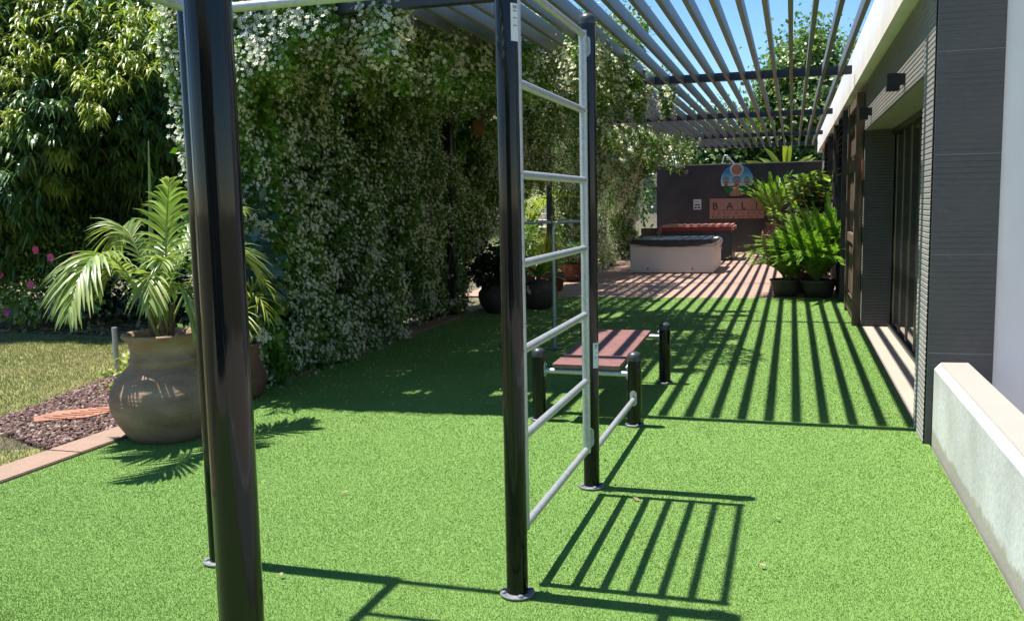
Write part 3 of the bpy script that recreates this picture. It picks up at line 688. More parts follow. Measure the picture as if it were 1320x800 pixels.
# low grey rail behind
dr = thing("parallel_bar", (-2.49, 9.71, 0), "grey tube rail on slim legs standing behind the ladder", "rail")
mb = MB(); mb.tube([(-3.05, 9.71, 1.395), (-2.50, 9.71, 1.395)], .02, 12); mb.build("top_bar", M['galv'], dr)
mb = MB(); mb.tube([(-2.475, 9.71, .01), (-2.475, 9.71, 1.30), (-2.465, 9.71, 1.35), (-2.44, 9.71, 1.385), (-2.39, 9.71, 1.40), (-2.06, 9.71, 1.40)], .021, 12); mb.build("bent_leg", M['galv'], dr)
for x in (-3.03, -2.08):
    mb = MB(); mb.tube([(x, 9.71, .01), (x, 9.71, 1.385)], .02, 12); mb.build("leg", M['galv'], dr)
for x in (-3.03, -2.475, -2.08):
    mb = MB(); mb.lathe((x, 9.71, .012), [(.002, 0), (.085, 0), (.085, .01), (.022, .014)], 24); mb.build("base_plate", M['plate'], dr)

# ------------------------------------------------------------------ tubs
tb = thing("hot_tub", (-2.54, 21.6, 0), "low white panelled hot tub with a black sagging cover on the terracotta paving", "hot tub")
mb = MB(); mb.box(-3.46, -1.625, 20.52, 22.75, .012, .60, .012); mb.build("panel_body", M['tub'], tb)
mb = MB(); mb.box(-3.455, -1.63, 20.525, 22.745, .605, .675, .012); mb.build("rim", M['tub'], tb)
for x in (-3.07, -2.08):
    mb = MB(); mb.tube([(x, 20.52, .10), (x, 20.50, .10)], .026, 14); mb.tube([(x, 20.50, .10), (x, 20.49, .10)], .012, 10); mb.build("fitting", M['galv'], tb)
mb = MB(); mb.box(-3.452, -1.638, 20.50, 22.755, .632, .742, .028); o = mb.build("cover", M['cover'], tb)
xs_ = np.linspace(-3.44, -1.65, 30); lo = [(x, .585+.07*(2*(x+3.44)/1.79-1)**2+.004*sin(x*17)) for x in xs_]
mb = MB(); mb.prism(lo+[(-1.65, .70), (-3.44, .70)], 'y', 20.484, 20.499); mb.build("skirt", M['cover'], o)
tw = thing("folded_cloth", (-1.55, 20.9, .6), "crumpled pale cloth hanging over the right edge of the black tub cover", "cloth")
vs = []; gx, gy = 10, 12
for j in range(gy):
    for i in range(gx):
        u = i/(gx-1); v = j/(gy-1)
        vs.append((-1.66+.16*min(1, v*1.6)+.02*sin(u*11)+.015*random.uniform(-1, 1), 20.75+u*.75+.06*v*sin(u*8), .765-.02*v-.30*max(0, v-.45)*(1+.5*sin(u*6))))
mb = MB(); mb.add(vs, [(j*gx+i, j*gx+i+1, (j+1)*gx+i+1, (j+1)*gx+i) for j in range(gy-1) for i in range(gx-1)], True); mb.build("cloth", M['towel'], tw)
t2 = thing("dark_tub", (-2.4, 26, 0), "dark tub behind the white one, under a red striped blanket", "tub")
mb = MB(); mb.box(-3.36, -1.50, 24.9, 26.4, .01, .82, .02); mb.build("tub_body", M['cover'], t2)
mb = MB(); mb.box(-3.40, -1.46, 24.86, 26.44, .74, .945, .05); b = mb.build("blanket", M['blanket'], t2)
mb = MB(); mb.box(-1.458, -1.445, 25.2, 25.32, .42, .9, .003); mb.build("strap", M['cover'], t2)
t = thing("wooden_crate", (-3.78, 25.6, 0), "dark brown wooden box standing left of the red blanket", "box")
mb = MB()
for q in range(6): mb.box(-3.98, -3.58, 25.4, 25.8, .02+q*.14, .15+q*.14, .005)
mb.build("box_planks", M['teak'], t)

# ------------------------------------------------------------------ plants: helpers
def bez(p0, p1, p2, t): return p0*(1-t)**2+p1*2*t*(1-t)+p2*t*t
def frond(acc, stem, p0, p1, p2, nl, L, w, droop=.5, start=.18, segs=4, ang=.75, stem_r=.007, jitter=.1):
    p0, p1, p2 = (np.array(p, float) for p in (p0, p1, p2))
    T = np.linspace(0, 1, 14); C = np.array([bez(p0, p1, p2, t) for t in T])
    if stem is not None: stem.tube([tuple(c) for c in C], [stem_r*(1-.75*t) for t in T], 6)
    t = np.repeat(np.linspace(start, .985, nl), 2); sgn = np.tile([1., -1.], nl)
    C = np.array([bez(p0, p1, p2, a) for a in t]); Tn = norm(np.array([2*(1-a)*(p1-p0)+2*a*(p2-p1) for a in t]))
    side = norm(np.cross(Tn, np.array([0, 0, 1.])))
    upv = norm(np.cross(side, Tn))
    s = (t-start)/(1-start)
    fwd = ang+.55*s
    D = norm(Tn*fwd[:, None]+side*(sgn*(1.15-.5*s))[:, None]+upv*.28+rng.normal(size=(len(t), 3))*jitter)
    Ls = L*np.clip(np.sin(pi*(.12+.80*s**.85)), .2, 1)*rng.uniform(.9, 1.08, len(t))
    acc.add(*strips(C, D, np.tile(upv.mean(0), (len(t), 1))+upv, Ls, w, droop*rng.uniform(.7, 1.3, len(t)), segs, .35, [.55, 1, .9, .6, .05][:segs+1] if segs == 4 else None))
def pot(name, c, prof, mat, label, cat="pot", group=None, soil=True, wob=.006):
    t = thing(name, c, label, cat, group)
    mb = MB(); mb.lathe(c, prof, 48, wob, int(abs(c[0]*100))); mb.build("vessel", mat, t)
    if soil:
        r, z = prof[-1]; mb = MB(); mb.lathe(c, [(.001, z), (r*1.0, z)], 32); mb.build("soil", M['potsoil'], t)
    return t
def blob_points(n, c, r, shell=.55, clumps=30, spread=.34, seed=1):
    """points in leafy clumps near an ellipsoid's shell, with their outward direction"""
    R = np.random.default_rng(seed)
    d = norm(R.normal(size=(clumps, 3))); cc = d*R.uniform(shell, 1, (clumps, 1))
    k = R.integers(0, clumps, n); p = cc[k]+R.normal(size=(n, 3))*spread*.55
    return np.array(c)+p*np.array(r), norm(p)
def bush(name, c, r, mat, label, cat, n=900, L=.07, w=.02, group=None, stems=True, clumps=30, seed=1, base=None):
    base = base or (c[0], c[1], 0); t = thing(name, base, label, cat, group)
    P, Od = blob_points(n, c, r, clumps=clumps, seed=seed); k = P[:, 2] > base[2]+.01; P, Od = P[k], Od[k]
    A = Acc(); A.add(*rhombs(P, Od+rdir(len(P))*.8+np.array([0, 0, -.15]), Od+np.array([0, 0, .6])+rdir(len(P))*.5, L*rng.uniform(.6, 1.2, len(P)), w*rng.uniform(.7, 1.2, len(P))))
    A.build("foliage", mat, t)
    mb = MB()
    for q in range(5):
        a = q*1.26+seed; mb.tube([(base[0], base[1], base[2]), (c[0]+r[0]*.25*cos(a), c[1]+r[1]*.25*sin(a), (base[2]+c[2])/2), (c[0]+r[0]*.6*cos(a), c[1]+r[1]*.6*sin(a), c[2]+r[2]*.2)], [.012, .009, .004], 6)
    mb.build("stem", M['bark'], t); return t

# ---- big clay urn and its palm
UC = (-4.245, 5.44, 0.0)
urn_prof = [(.001, .0), (.235, 0), (.255, .01), (.30, .07), (.345, .14), (.377, .22), (.385, .29), (.372, .36), (.335, .43), (.275, .49), (.235, .53), (.228, .548), (.240, .555), (.240, .568), (.226, .575), (.224, .64), (.236, .69), (.268, .72), (.278, .735), (.272, .748), (.25, .75), (.23, .735), (.22, .70)]
pot("clay_urn", UC, urn_prof, M['clay'], "large bulbous weathered clay urn holding the kentia palm beside the kerb", "urn")
kp = thing("kentia_palm", (UC[0], UC[1], .70), "kentia palm with long arching feather leaves growing in the large clay urn", "palm")
A = Acc(); st = MB(); B = Vector((UC[0], UC[1], .70))
fl = [((-4.74, 5.15, .95), (-4.60, 5.18, 1.70)), ((-4.74, 5.60, 1.36), (-4.52, 5.5, 1.80)), ((-4.08, 4.40, 1.0), (-4.15, 4.8, 1.80)), ((-4.46, 4.85, .98), (-4.42, 5.05, 1.66)),
      ((-3.92, 5.40, .85), (-4.05, 5.4, 1.35)), ((-3.78, 5.95, 1.12), (-3.98, 5.75, 1.65)), ((-4.0, 5.30, 1.80), (-4.18, 5.45, 1.5)), ((-4.0, 6.1, 1.6), (-4.2, 5.75, 1.7)),
      ((-3.95, 4.95, 1.0), (-4.08, 5.1, 1.5)), ((-4.65, 6.05, 1.2), (-4.45, 5.8, 1.65)), ((-4.62, 5.30, 1.05), (-4.45, 5.3, 1.45)), ((-3.95, 5.1, 1.25), (-4.08, 5.3, 1.4))]
for i, (tip, ctl) in enumerate(fl):
    b = B+Vector((.05*cos(i*2.4), .05*sin(i*2.4), 0)); big = 1 if i < 8 else .8
    frond(A, st, b, ctl, tip, int(28*big), .34*big, .0125, .5, .3, 4, .95, .010)
A.build("leaflets", M['palm'], kp, smooth=True); 
st.tube([(UC[0]-.01, UC[1], .72), (UC[0]-.02, UC[1]-.03, 1.4), (-4.25, 5.43, 2.08)], [.013, .017, .004], 7)
st.build("leaf_stalks", M['palmstem'], kp)
mb = MB()
for q in range(7):
    a = q*.9; mb.tube([(UC[0]+.06*cos(a), UC[1]+.06*sin(a), .69), (UC[0]+.09*cos(a), UC[1]+.09*sin(a), .95)], [.022, .010], 8)
mb.build("stem", M['bark'], kp)

# ---- second urn with dark shrub
U2 = (-4.50, 6.70, 0)
pot("clay_urn", U2, [(.001, 0), (.17, 0), (.20, .04), (.235, .13), (.242, .19), (.22, .26), (.20, .31), (.185, .36), (.188, .44), (.215, .47), (.2, .475), (.17, .46)], M['redclay'], "smaller terracotta urn at the foot of the jasmine, partly behind the near black post", "urn")
bush("camellia_shrub", (-4.45, 6.75, 1.15), (.30, .30, .62), M['bluebush'], "dark blue-green broad-leaved shrub growing in the smaller terracotta urn", "shrub", 420, .13, .042, seed=3, base=(U2[0], U2[1], .44))
A = Acc(); st = MB(); t = thing("young_palm", (-4.36, 6.55, .44), "few slim yellow-green palm leaves sticking out of the smaller urn to the right", "palm")
for tip, ctl in (((-3.98, 6.4, .72), (-4.15, 6.45, 1.2)), ((-4.0, 6.5, .92), (-4.2, 6.5, 1.25)), ((-4.08, 6.2, .6), (-4.2, 6.4, 1.05))):
    frond(A, st, (-4.36, 6.55, .44), ctl, tip, 10, .26, .006, .3, .3, 4, 1.3, .005)
A.build("leaflets", M['yellow'], t); st.build("leaf_stalks", M['palmstem'], t)
t = thing("garden_stake", (-6.2, 7.25, 0), "short grey metal stake standing in the lawn edge behind the large urn", "stake")
mb = MB(); mb.tube([(-6.2, 7.25, -.02), (-6.2, 7.25, .50)], .025, 12); mb.build("tube", M['galv'], t)
t = thing("stepping_tile", (-5.35, 5.75, 0), "worn ribbed terracotta tile lying on the lava gravel", "tile")
mb = MB(); poly = [(-5.62, 5.62), (-5.5, 5.5), (-5.2, 5.72), (-5.12, 6.02), (-5.3, 6.08), (-5.6, 5.85)]; mb.prism(poly, 'z', -.01, .028)
for q in range(7): 
    y = 5.62+q*.06; mb.box(-5.52+q*.03, -5.32+q*.03, y, y+.025, .0285, .034)
mb.build("tile_slab", M['terra'], t)
bush("ground_creeper", (-5.55, 7.15, .12), (.45, .55, .22), M['yellow'], "pale green variegated creeper on the gravel behind the large urn", "plant", 520, .07, .022, seed=5, base=(-5.55, 7.15, -.01))

# ------------------------------------------------------------------ star jasmine on the pergola
def flowers(P, N, fs=1.0):
    """five-petalled pinwheels in loose clusters: P centres, N facing"""
    n = len(P); N = norm(N); a = norm(np.cross(N, rdir(n))); b = np.cross(N, a); r = fs*rng.uniform(.015, .0235, (n, 1)); V = []; ph = rng.uniform(0, 6.28, (n, 1))
    for k in range(5):
        for (rr, da) in ((.12, 0), (.75, -.38), (1.0, .12), (.6, .42)):
            an = ph+k*2*pi/5+da; V.append(P+(a*np.cos(an)+b*np.sin(an))*r*rr+N*r*(.15 if rr > .5 else 0))
    V = np.stack(V, 1); Q = (np.arange(n)[:, None, None]*20+np.arange(20).reshape(5, 4)[None]).reshape(-1, 4)
    return V.reshape(-1, 3), Q
def vine_region(A, F, P, N, leaf=.045, flower=.3, cl=6, fspread=.036):
    n = len(P); d = norm(N*.35+rdir(n)*.8+np.array([0, 0, -.45])); u = norm(N+rdir(n)*.55+np.array([0, 0, .35]))
    A.add(*rhombs(P, d, u, leaf*rng.uniform(.65, 1.35, n), leaf*.31*rng.uniform(.8, 1.2, n), .18))
    if flower > 0:
        m = int(n*flower/cl); i = rng.integers(0, n, m)
        keep = .5+.42*vnoise(P[i], 1.6, 11)+.3*(vnoise(P[i], 6., 5)-.5) > rng.uniform(.2, 1.1, m); i = i[keep]
        c = np.repeat(P[i], cl, 0)+rng.normal(size=(len(i)*cl, 3))*fspread+np.repeat(N[i], cl, 0)*rng.uniform(.02, .10, (len(i)*cl, 1))
        F.add(*flowers(c, np.repeat(N[i], cl, 0)+rdir(len(c))*.55+np.array([0, 0, .35]), 1.0 if leaf < .06 else 1.7))
def face(n, o, eu, ev, nrm, depth, lump, s, seed):
    """points on a lumpy slab: origin o, edges eu, ev, outward nrm, depth inwards"""
    a = rng.random(n); b = rng.random(n); P = np.array(o, float)+np.outer(a, eu)+np.outer(b, ev); N = np.array(nrm, float)
    h = vnoise(P, s, seed)+.5*vnoise(P, s*2.7, seed+1)
    P = P+N*((h-.75)*lump)[:, None]-N*(rng.exponential(depth, n))[:, None]
    return P, np.tile(N, (n, 1)), a, b, h
jas = thing("star_jasmine", (-4.75, 9.5, 0), "dense white flowered jasmine covering the near left side and top of the pergola", "climbing plant")
A, F = Acc(), Acc()
# curtain on the long side; its lower edge climbs towards the far end
def zmin(y): return np.interp(y, [12.6, 13.4, 14.6, 16, 18], [0, .4, 1.3, 1.85, 2.0])
for n, dep, xo, lf, fl in ((120000, .10, -4.50, .056, .62), (110000, .06, -4.85, .105, 0)):
    P, N, a, b, h = face(n, (xo, 6.85, 0), (0, 10.9, 0), (0, 0, 3.35), (1, 0, 0), dep, .42, 1.5, 21)
    P[:, 0] -= .2*np.clip(a*1.7, 0, 1)*(1-b)
    k = ((h > .42) | (xo < -4.6)) & (P[:, 2] > zmin(P[:, 1])+.5*(vnoise(P, 2.2, 77)-.5)*(P[:, 1] > 11)); k &= ~((P[:, 1] > 9.8) & (P[:, 2] < 1.2) & (vnoise(P, 2.4, 78) > .62))
    P, N = P[k], N[k]; vine_region(A, F, P, N, lf, fl)
# end facing the camera
for n, dep, yo, lf, fl in ((24000, .12, 6.85, .056, .40), (20000, .05, 7.25, .10, 0)):
    P, N, a, b, h = face(n, (-5.12, yo, .0), (.67, 0, 0), (0, 0, 3.5), (0, -1, 0), dep, .35, 1.7, 31)
    P[:, 0] += .26*(1-b)*(1-a); k = (h > .40) | (yo > 7); P, N = P[k], N[k]; vine_region(A, F, P, N, lf, fl)
# growth hanging over the front beam
P, N, a, b, h = face(15000, (-4.7, 6.58, 2.2), (1.28, 0, 0), (0, 0, 1.25), (0, -1, 0), .08, .3, 2.2, 35)
k = (b > .75*np.clip(a-.1, 0, 1)**.7*(.55+.9*(h-.5))); P, N = P[k], N[k]; vine_region(A, F, P, N, .056, .42)
# dense roof canopy above the slats
def canopy(n, x0, x1, y0, y1, z, dens, fl, edge=.5, seed=41):
    P = np.stack([rng.uniform(x0, x1, n), rng.uniform(y0, y1, n), np.zeros(n)], 1)
    nz = vnoise(P, 1.1, seed)+.5*vnoise(P, 2.9, seed+2)
    xe = x1-edge+1.25*(nz-.75)*edge*2
    P[:, 2] = z+np.abs(rng.normal(0, .09, n))+.14*(nz-.5)
    k = (P[:, 0] < xe) & (nz > .75-dens); P = P[k]
    vine_region(A, F, P, np.tile((0, 0, 1.), (len(P), 1))+rdir(len(P))*.4, .055, fl)
canopy(60000, -5.0, -2.35, 6.55, 9.3, 3.24, .5, .55, .3)
canopy(2500, -3.0, -1.25, 9.0, 10.4, 3.24, .15, .5, .3, 49)
canopy(50000, -5.1, -1.6, 9.3, 13.6, 3.24, .38, .5, .7, 43)
canopy(24000, -5.3, -2.9, 13.6, 18.2, 3.24, .33, .4, .6, 45)
# hanging tufts under the slats
def tufts(specs, n=420, fl=1.1, leaf=.05):
    for (x, y, z0, ln, r) in specs:
        t = rng.random(n)**1.2; ang = rng.uniform(0, 6.28, n); rr = r*(1-.55*t)*np.sqrt(rng.random(n))
        P = np.stack([x+rr*np.cos(ang), y+rr*np.sin(ang), z0-ln*t], 1); N = np.stack([np.cos(ang), np.sin(ang), .2*np.ones(n)], 1)
        vine_region(A, F, P, norm(N), leaf, fl)
R = random.Random(4); sp = []
for q in range(34): sp.append((R.uniform(-4.5, -2.9), R.uniform(6.6, 9.0), 3.15, R.uniform(.15, .55), R.uniform(.10, .24)))
for q in range(60): sp.append((R.uniform(-4.5, -1.55-.5*R.random()), R.uniform(8.6, 13.2), 3.18, R.uniform(.12, .55), R.uniform(.12, .28)))
for q in range(20): sp.append((R.uniform(-4.7, -3.0), R.uniform(13, 18), 3.18, R.uniform(.2, .7), R.uniform(.12, .26)))
for q in range(16): sp.append((R.uniform(-3.4, -2.0), R.uniform(9.5, 12.2), 3.42, R.uniform(.1, .35), R.uniform(.15, .28)))
tufts(sp)
A.build("foliage", M['vine'], jas); F.build("flowers", M['whiteflower'], jas)["kind"] = "stuff"
mb = MB(); R = random.Random(9)
for y, x in ((7.3, -4.75), (8.8, -4.8), (10.4, -4.8), (12.9, -4.76), (7.3, -4.95)):
    pts = [(x, y, -.02)]
    for q in range(1, 9): pts.append((x+R.uniform(-.05, .05), y+R.uniform(-.1, .1), q*.4))
    mb = MB(); mb.tube(pts, [.045-.003*i for i in range(9)], 8); mb.build("trunk", M['bark'], jas)
mb = MB()
for q in range(40):
    y = R.uniform(6.9, 13.0); z = R.uniform(.2, 2.6); x = -4.8; mb.tube([(x, y, z), (x+.1, y+R.uniform(-.4, .4), z+.4), (x+.15, y+R.uniform(-.7, .7), z+.8)], [.012, .009, .005], 5)
mb.build("stems", M['bark'], jas)
jb = thing("rear_jasmine", (-4.6, 22, 0), "second mass of jasmine hanging from the far pergola in front of the dark end wall", "climbing plant")
A, F = Acc(), Acc()
P, N, a, b, h = face(60000, (-4.45, 18.2, 0), (-.2, 9.5, 0), (0, 0, 3.3), (1, 0, 0), .15, .55, 1.1, 61)
P[:, 0] += .75*np.clip(b-.45, 0, 1)*np.clip(1.3-np.abs(a-.65)*2, 0, 1.3)*2
k = (h > .52) & ((b > .12) | (rng.random(len(a)) < .4)); P, N = P[k], N[k]; vine_region(A, F, P, N, .075, .9, 4, .06)
P, N, a, b, h = face(16000, (-4.9, 20.0, .2), (1.0, 0, 0), (0, 0, 3.1), (0, -1, 0), .2, .5, 1.2, 63); k = (h > .55) & (a < .25+.95*b); P, N = P[k], N[k]; vine_region(A, F, P, N, .075, .9, 4, .06)
P, N, a, b, h = face(18000, (-5.0, 25.6, .0), (2.3, 0, 0), (0, 0, 3.3), (0, -1, 0), .25, .5, 1.2, 65); k = (h > .5) & (a < .34+.66*np.clip((b-.62)/.38, 0, 1)); P, N = P[k], N[k]; vine_region(A, F, P, N, .08, .5, 4, .06)
canopy(14000, -5.0, -2.6, 18.5, 28.0, 3.24, .3, .4, .7, 47)
R = random.Random(14); sp = []
for q in range(46): sp.append((R.uniform(-4.6, -2.6), R.uniform(18.5, 27), 3.2, R.uniform(.25, .95), R.uniform(.2, .4)))
tufts(sp, 170, .6, .075)
A.build("foliage", M['vine'], jb); F.build("flowers", M['whiteflower'], jb)["kind"] = "stuff"
mb = MB(); R = random.Random(19)
for y in (19, 21.5, 24, 26.5):
    mb = MB(); mb.tube([(-4.8+R.uniform(-.05, .05), y+R.uniform(-.1, .1), q*.4-.02) for q in range(9)], [.045-.003*i for i in range(9)], 8)
    mb.build("trunk", M['bark'], jb)
t = thing("hanging_plaque", (-4.42, 12.7, 2.6), "small brown plaque hanging among the jasmine leaves", "plaque")
mb = MB(); mb.box(-4.38, -4.22, 12.62, 12.65, 2.58, 2.80, .004); mb.build("plaque_board", M['terra'], t)

# ------------------------------------------------------------------ left garden tree and hibiscus
def trunk_mb(base, top, r, limbs, seed):
    R = random.Random(seed); mb = MB(); b, tp = Vector(base), Vector(top)
    pts = [b.lerp(tp, i/6)+Vector((R.uniform(-.06, .06), R.uniform(-.06, .06), 0))*(i > 0) for i in range(7)]
    mb.tube(pts, [r*(1-.09*i)*(1.25 if i == 0 else 1) for i in range(7)], 12)
    for l in limbs:
        s = b.lerp(tp, R.uniform(.5, .95)); e = Vector(l); mid = s.lerp(e, .5)+Vector((0, 0, .12*(e-s).length))
        mb.tube([s, mid, e], [r*.45, r*.28, r*.08], 8)
    return mb
def droop_clusters(A, C, O, nl, L, w, sag=.65):
    n = len(C); i = np.repeat(np.arange(n), nl); a = rng.uniform(0, 2*pi, n*nl)
    D = np.stack([np.cos(a), np.sin(a), rng.uniform(-.5, .35, n*nl)], 1)+O[i]*.55
    P = C[i]+rng.normal(size=(n*nl, 3))*.025
    A.add(*strips(P, D, np.tile((0, 0, 1.), (n*nl, 1))+rdir(n*nl)*.25, L*rng.uniform(.65, 1.15, n*nl), w*rng.uniform(.8, 1.15, n*nl), sag*rng.uniform(.6, 1.5, n*nl), 3, .2, [.25, 1, .75, .05]))
YOUNG = [(-9.83, 9.98, 3.93, 0.35),
         (-9.39, 10.14, 4.19, 0.35),
         (-8.75, 10.1, 4.07, 0.35),
         (-8.13, 9.89, 3.65, 0.3),
         (-9.12, 9.78, 3.53, 0.3),
         (-7.7, 9.77, 3.42, 0.3),
         (-8.5, 9.68, 3.32, 0.28),
         (-9.46, 9.8, 2.1, 0.22),
         (-9.76, 9.95, 1.86, 0.25),
         (-9.19, 9.86, 2.0, 0.18),
         (-8.17, 9.62, 3.2, 0.25),
         (-7.56, 9.98, 3.77, 0.3),
         (-9.62, 9.68, 3.38, 0.3),
         (-8.08, 10.07, 3.96, 0.3),
         (-8.94, 9.95, 3.81, 0.3),
         (-8.86, 9.65, 2.32, 0.15),
         (-8.11, 9.38, 2.8, 0.15),
         (-9.25, 9.35, 2.8, 0.15)]
mt = thing("drooping_leaf_tree", (-10.9, 12.4, 0), "big dense tree with long dark drooping leaves and yellow new growth at the left", "tree")
tc = np.array([(-10.9, 12.2, 2.95)]); tr_ = np.array((3.5, 3.25, 2.15))
n = 8000; d = norm(rng.normal(size=(n, 3))); d[:, 1] = -np.abs(d[:, 1])*np.where(rng.random(n) < .8, 1, -1); 
lumps = 1+.30*(vnoise(d+5, 3.4, 3)-.5)*2
C = tc+d*tr_*(lumps*rng.uniform(.78, 1.02, n))[:, None]; k = (C[:, 2] > .75)
C, d = C[k], d[k]
A = Acc(); droop_clusters(A, C, d, 11, .17, .019)
k = rng.random(len(C)) < .4; droop_clusters(A, tc+(C[k]-tc)*.78, d[k], 10, .32, .05); A.build("crown", M['mango'], mt)
yy = []
for (x, y, z, r) in YOUNG:
    m_ = int(95*r+6); yy.append(np.array((x, y, z))+rng.normal(size=(m_, 3))*np.array((r, r*.6, r*.7))*.6)
yy = np.concatenate(yy); q = norm(np.stack([rng.normal(0, .7, 420), -np.abs(rng.normal(0, .5, 420)), np.abs(rng.normal(.8, .3, 420))], 1)); extra = tc+q*tr_*rng.uniform(1.0, 1.09, (420, 1))
yy = np.concatenate([yy, extra]); A = Acc(); droop_clusters(A, yy, norm(yy-tc), 9, .125, .014, .75); A.build("new_growth", M['mangoyoung'], mt)
trunk_mb((-10.9, 12.4, -.05), (-10.8, 12.4, 3.2), .17, [(-10.9+2.6*cos(q), 12.4+1.9*sin(q), 2.6+.8*sin(q*2)) for q in np.linspace(0, 6, 11)], 5).build("trunk", M['bark'], mt)
hb = bush("hibiscus_bush", (-10.1, 10.35, .72), (1.35, .45, .68), M['broad'], "hibiscus bush with pink flowers below the drooping tree at the far left", "bush", 3600, .085, .026, seed=8, base=(-10.1, 10.4, -.02), clumps=45)
for q, (px, pz) in enumerate(((-9.35, 1.02), (-10.22, .80), (-9.72, .66), (-10.42, .52), (-10.2, .28), (-9.15, .45), (-10.8, .9), (-9.0, 1.02), (-9.62, 1.12))):
    A = Acc(); c = np.array((px, 9.86+.04*random.random(), pz)); k = 5
    an = np.arange(5)*2*pi/5+q; D = np.stack([np.cos(an), -.35*np.ones(5), np.sin(an)], 1)
    A.add(*strips(np.tile(c, (5, 1)), D, np.tile((0, -1., 0), (5, 1)), .062, .034, .1, 3, .15, [.3, 1, .9, .35]))
    A.build("flower", M['hibiscus'], hb)
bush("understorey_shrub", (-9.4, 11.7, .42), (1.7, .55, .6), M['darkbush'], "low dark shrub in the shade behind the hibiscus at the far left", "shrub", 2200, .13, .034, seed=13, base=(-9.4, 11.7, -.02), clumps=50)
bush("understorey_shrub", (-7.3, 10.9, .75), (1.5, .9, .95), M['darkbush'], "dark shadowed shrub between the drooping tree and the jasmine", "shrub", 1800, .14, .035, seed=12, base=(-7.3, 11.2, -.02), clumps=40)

# ------------------------------------------------------------------ potted plants on the left
round_prof = [(.001, 0), (.17, 0), (.20, .02), (.28, .13), (.31, .24), (.30, .31), (.25, .37), (.245, .40), (.26, .42), (.24, .43), (.22, .41)]
pot("round_pot", (-4.15, 12.95, 0), round_prof, M['darkclay'], "dark round pot with a clipped bush at the end of the jasmine curtain", "pot", "dark round pots by the jasmine")
pot("round_pot", (-3.70, 13.55, 0), [(r*.95, z) for r, z in round_prof], M['darkclay'], "dark round pot with broad leaves, right behind the ladder", "pot", "dark round pots by the jasmine")
bush("clipped_bush", (-4.15, 12.95, .60), (.36, .36, .34), M['darkbush'], "dark rounded bush in the pot at the end of the jasmine", "bush", 3200, .075, .026, seed=14, base=(-4.15, 12.95, .41), clumps=60)
def rosette(name, c, n, L, w, mat, label, cat, rise=.7, droop=.35, segs=4, prof=None):
    t = thing(name, c, label, cat); A = Acc(); a = np.arange(n)*2.399; e = rise*np.linspace(.25, 1.8, n)
    D = np.stack([np.cos(a), np.sin(a), e], 1); P = np.tile(c, (n, 1))+D*.03
    A.add(*strips(P, D, np.tile((0, 0, 1.), (n, 1))-D*.2, L*rng.uniform(.8, 1.1, n), w, droop, segs, .3, prof or [.5, .8, 1, .8, .05])); A.build("leaves", mat, t, smooth=True)
    mb = MB(); mb.tube([(c[0], c[1], c[2]-.12), (c[0], c[1], c[2]+.05)], [.05, .03], 10); mb.build("stem", M['bark'], t); return t
rosette("broad_leaf_plant", (-3.70, 13.55, .46), 14, .42, .06, M['broad'], "broad-leaved dark green plant in the round pot behind the ladder", "plant", 1.0)
trp = [(.001, 0), (.16, 0), (.20, .02), (.24, .28), (.262, .29), (.262, .33), (.235, .33), (.23, .29)]
for i, (x, y, s, l) in enumerate(((-4.62, 15.65, 1.1, "leftmost terracotta pot in the row behind the grey rail"), (-4.2, 16.3, 1.0, "terracotta pot of tall yellow-green blades behind the grey rail"), (-4.35, 18.5, 1.1, "terracotta pot under the grey-green agave"), (-4.95, 16.9, 1.2, "terracotta pot at the back of the row near the black pergola post"))):
    pot("flower_pot", (x, y, 0), [(r*s, z*s) for r, z in trp], M['redclay'], l, "pot", "terracotta pots in a row on the left")
def tuft(name, c, n, L, w, mat, label, cat="plant", spread=.6, droop=.25):
    t = thing(name, c, label, cat); A = Acc(); a = rng.uniform(0, 6.28, n); q = rng.uniform(0, spread, n)
    D = np.stack([np.cos(a)*q, np.sin(a)*q, np.ones(n)], 1); A.add(*strips(np.tile(c, (n, 1))+rng.normal(size=(n, 3))*(.05, .05, 0), D, np.stack([np.cos(a), np.sin(a), .3+0*a], 1), L*rng.uniform(.6, 1.1, n), w, droop*q, 4, .25, [.6, 1, .9, .6, .05]))
    A.build("blades", mat, t); return t
tuft("yucca_tuft", (-4.62, 15.65, .33), 60, .75, .016, M['yellow'], "yellow-green upright blades in the leftmost terracotta pot", spread=.8)
tuft("yucca_tuft", (-4.2, 16.3, .31), 90, .85, .018, M['yellow'], "tallest clump of yellow-green blades, right of the grey rail's leg", spread=.6)
rosette("agave", (-4.1, 18.3, .50), 26, .62, .075, M['agave'], "pale grey-green agave rosette in a pot left of the white tub", "agave", .8, .25)
bush("leafy_pot_shrub", (-4.95, 16.9, .95), (.45, .45, .55), M['fern'], "bright green leafy shrub in the rear terracotta pot", "shrub", 700, .13, .03, seed=17, base=(-4.95, 16.9, .36))
A = Acc(); st = MB(); t = thing("areca_palm", (-5.6, 19.2, 0), "areca palm with yellowish feather leaves behind the black pergola post", "palm")
for q in range(14):
    a = q*2.4; L = 1.0+.25*random.random(); c = Vector((-5.6, 19.2, .1)); mid = c+Vector((cos(a)*.3, sin(a)*.3, 1.7+.3*random.random())); tip = c+Vector((cos(a)*1.15, sin(a)*1.0, 1.5+.6*random.random()))
    frond(A, st, c, mid, tip, 22, .38, .014, .25, .35, 4, .8, .012)
A.build("leaflets", M['yellow'], t); st.build("leaf_stalks", M['palmstem'], t)

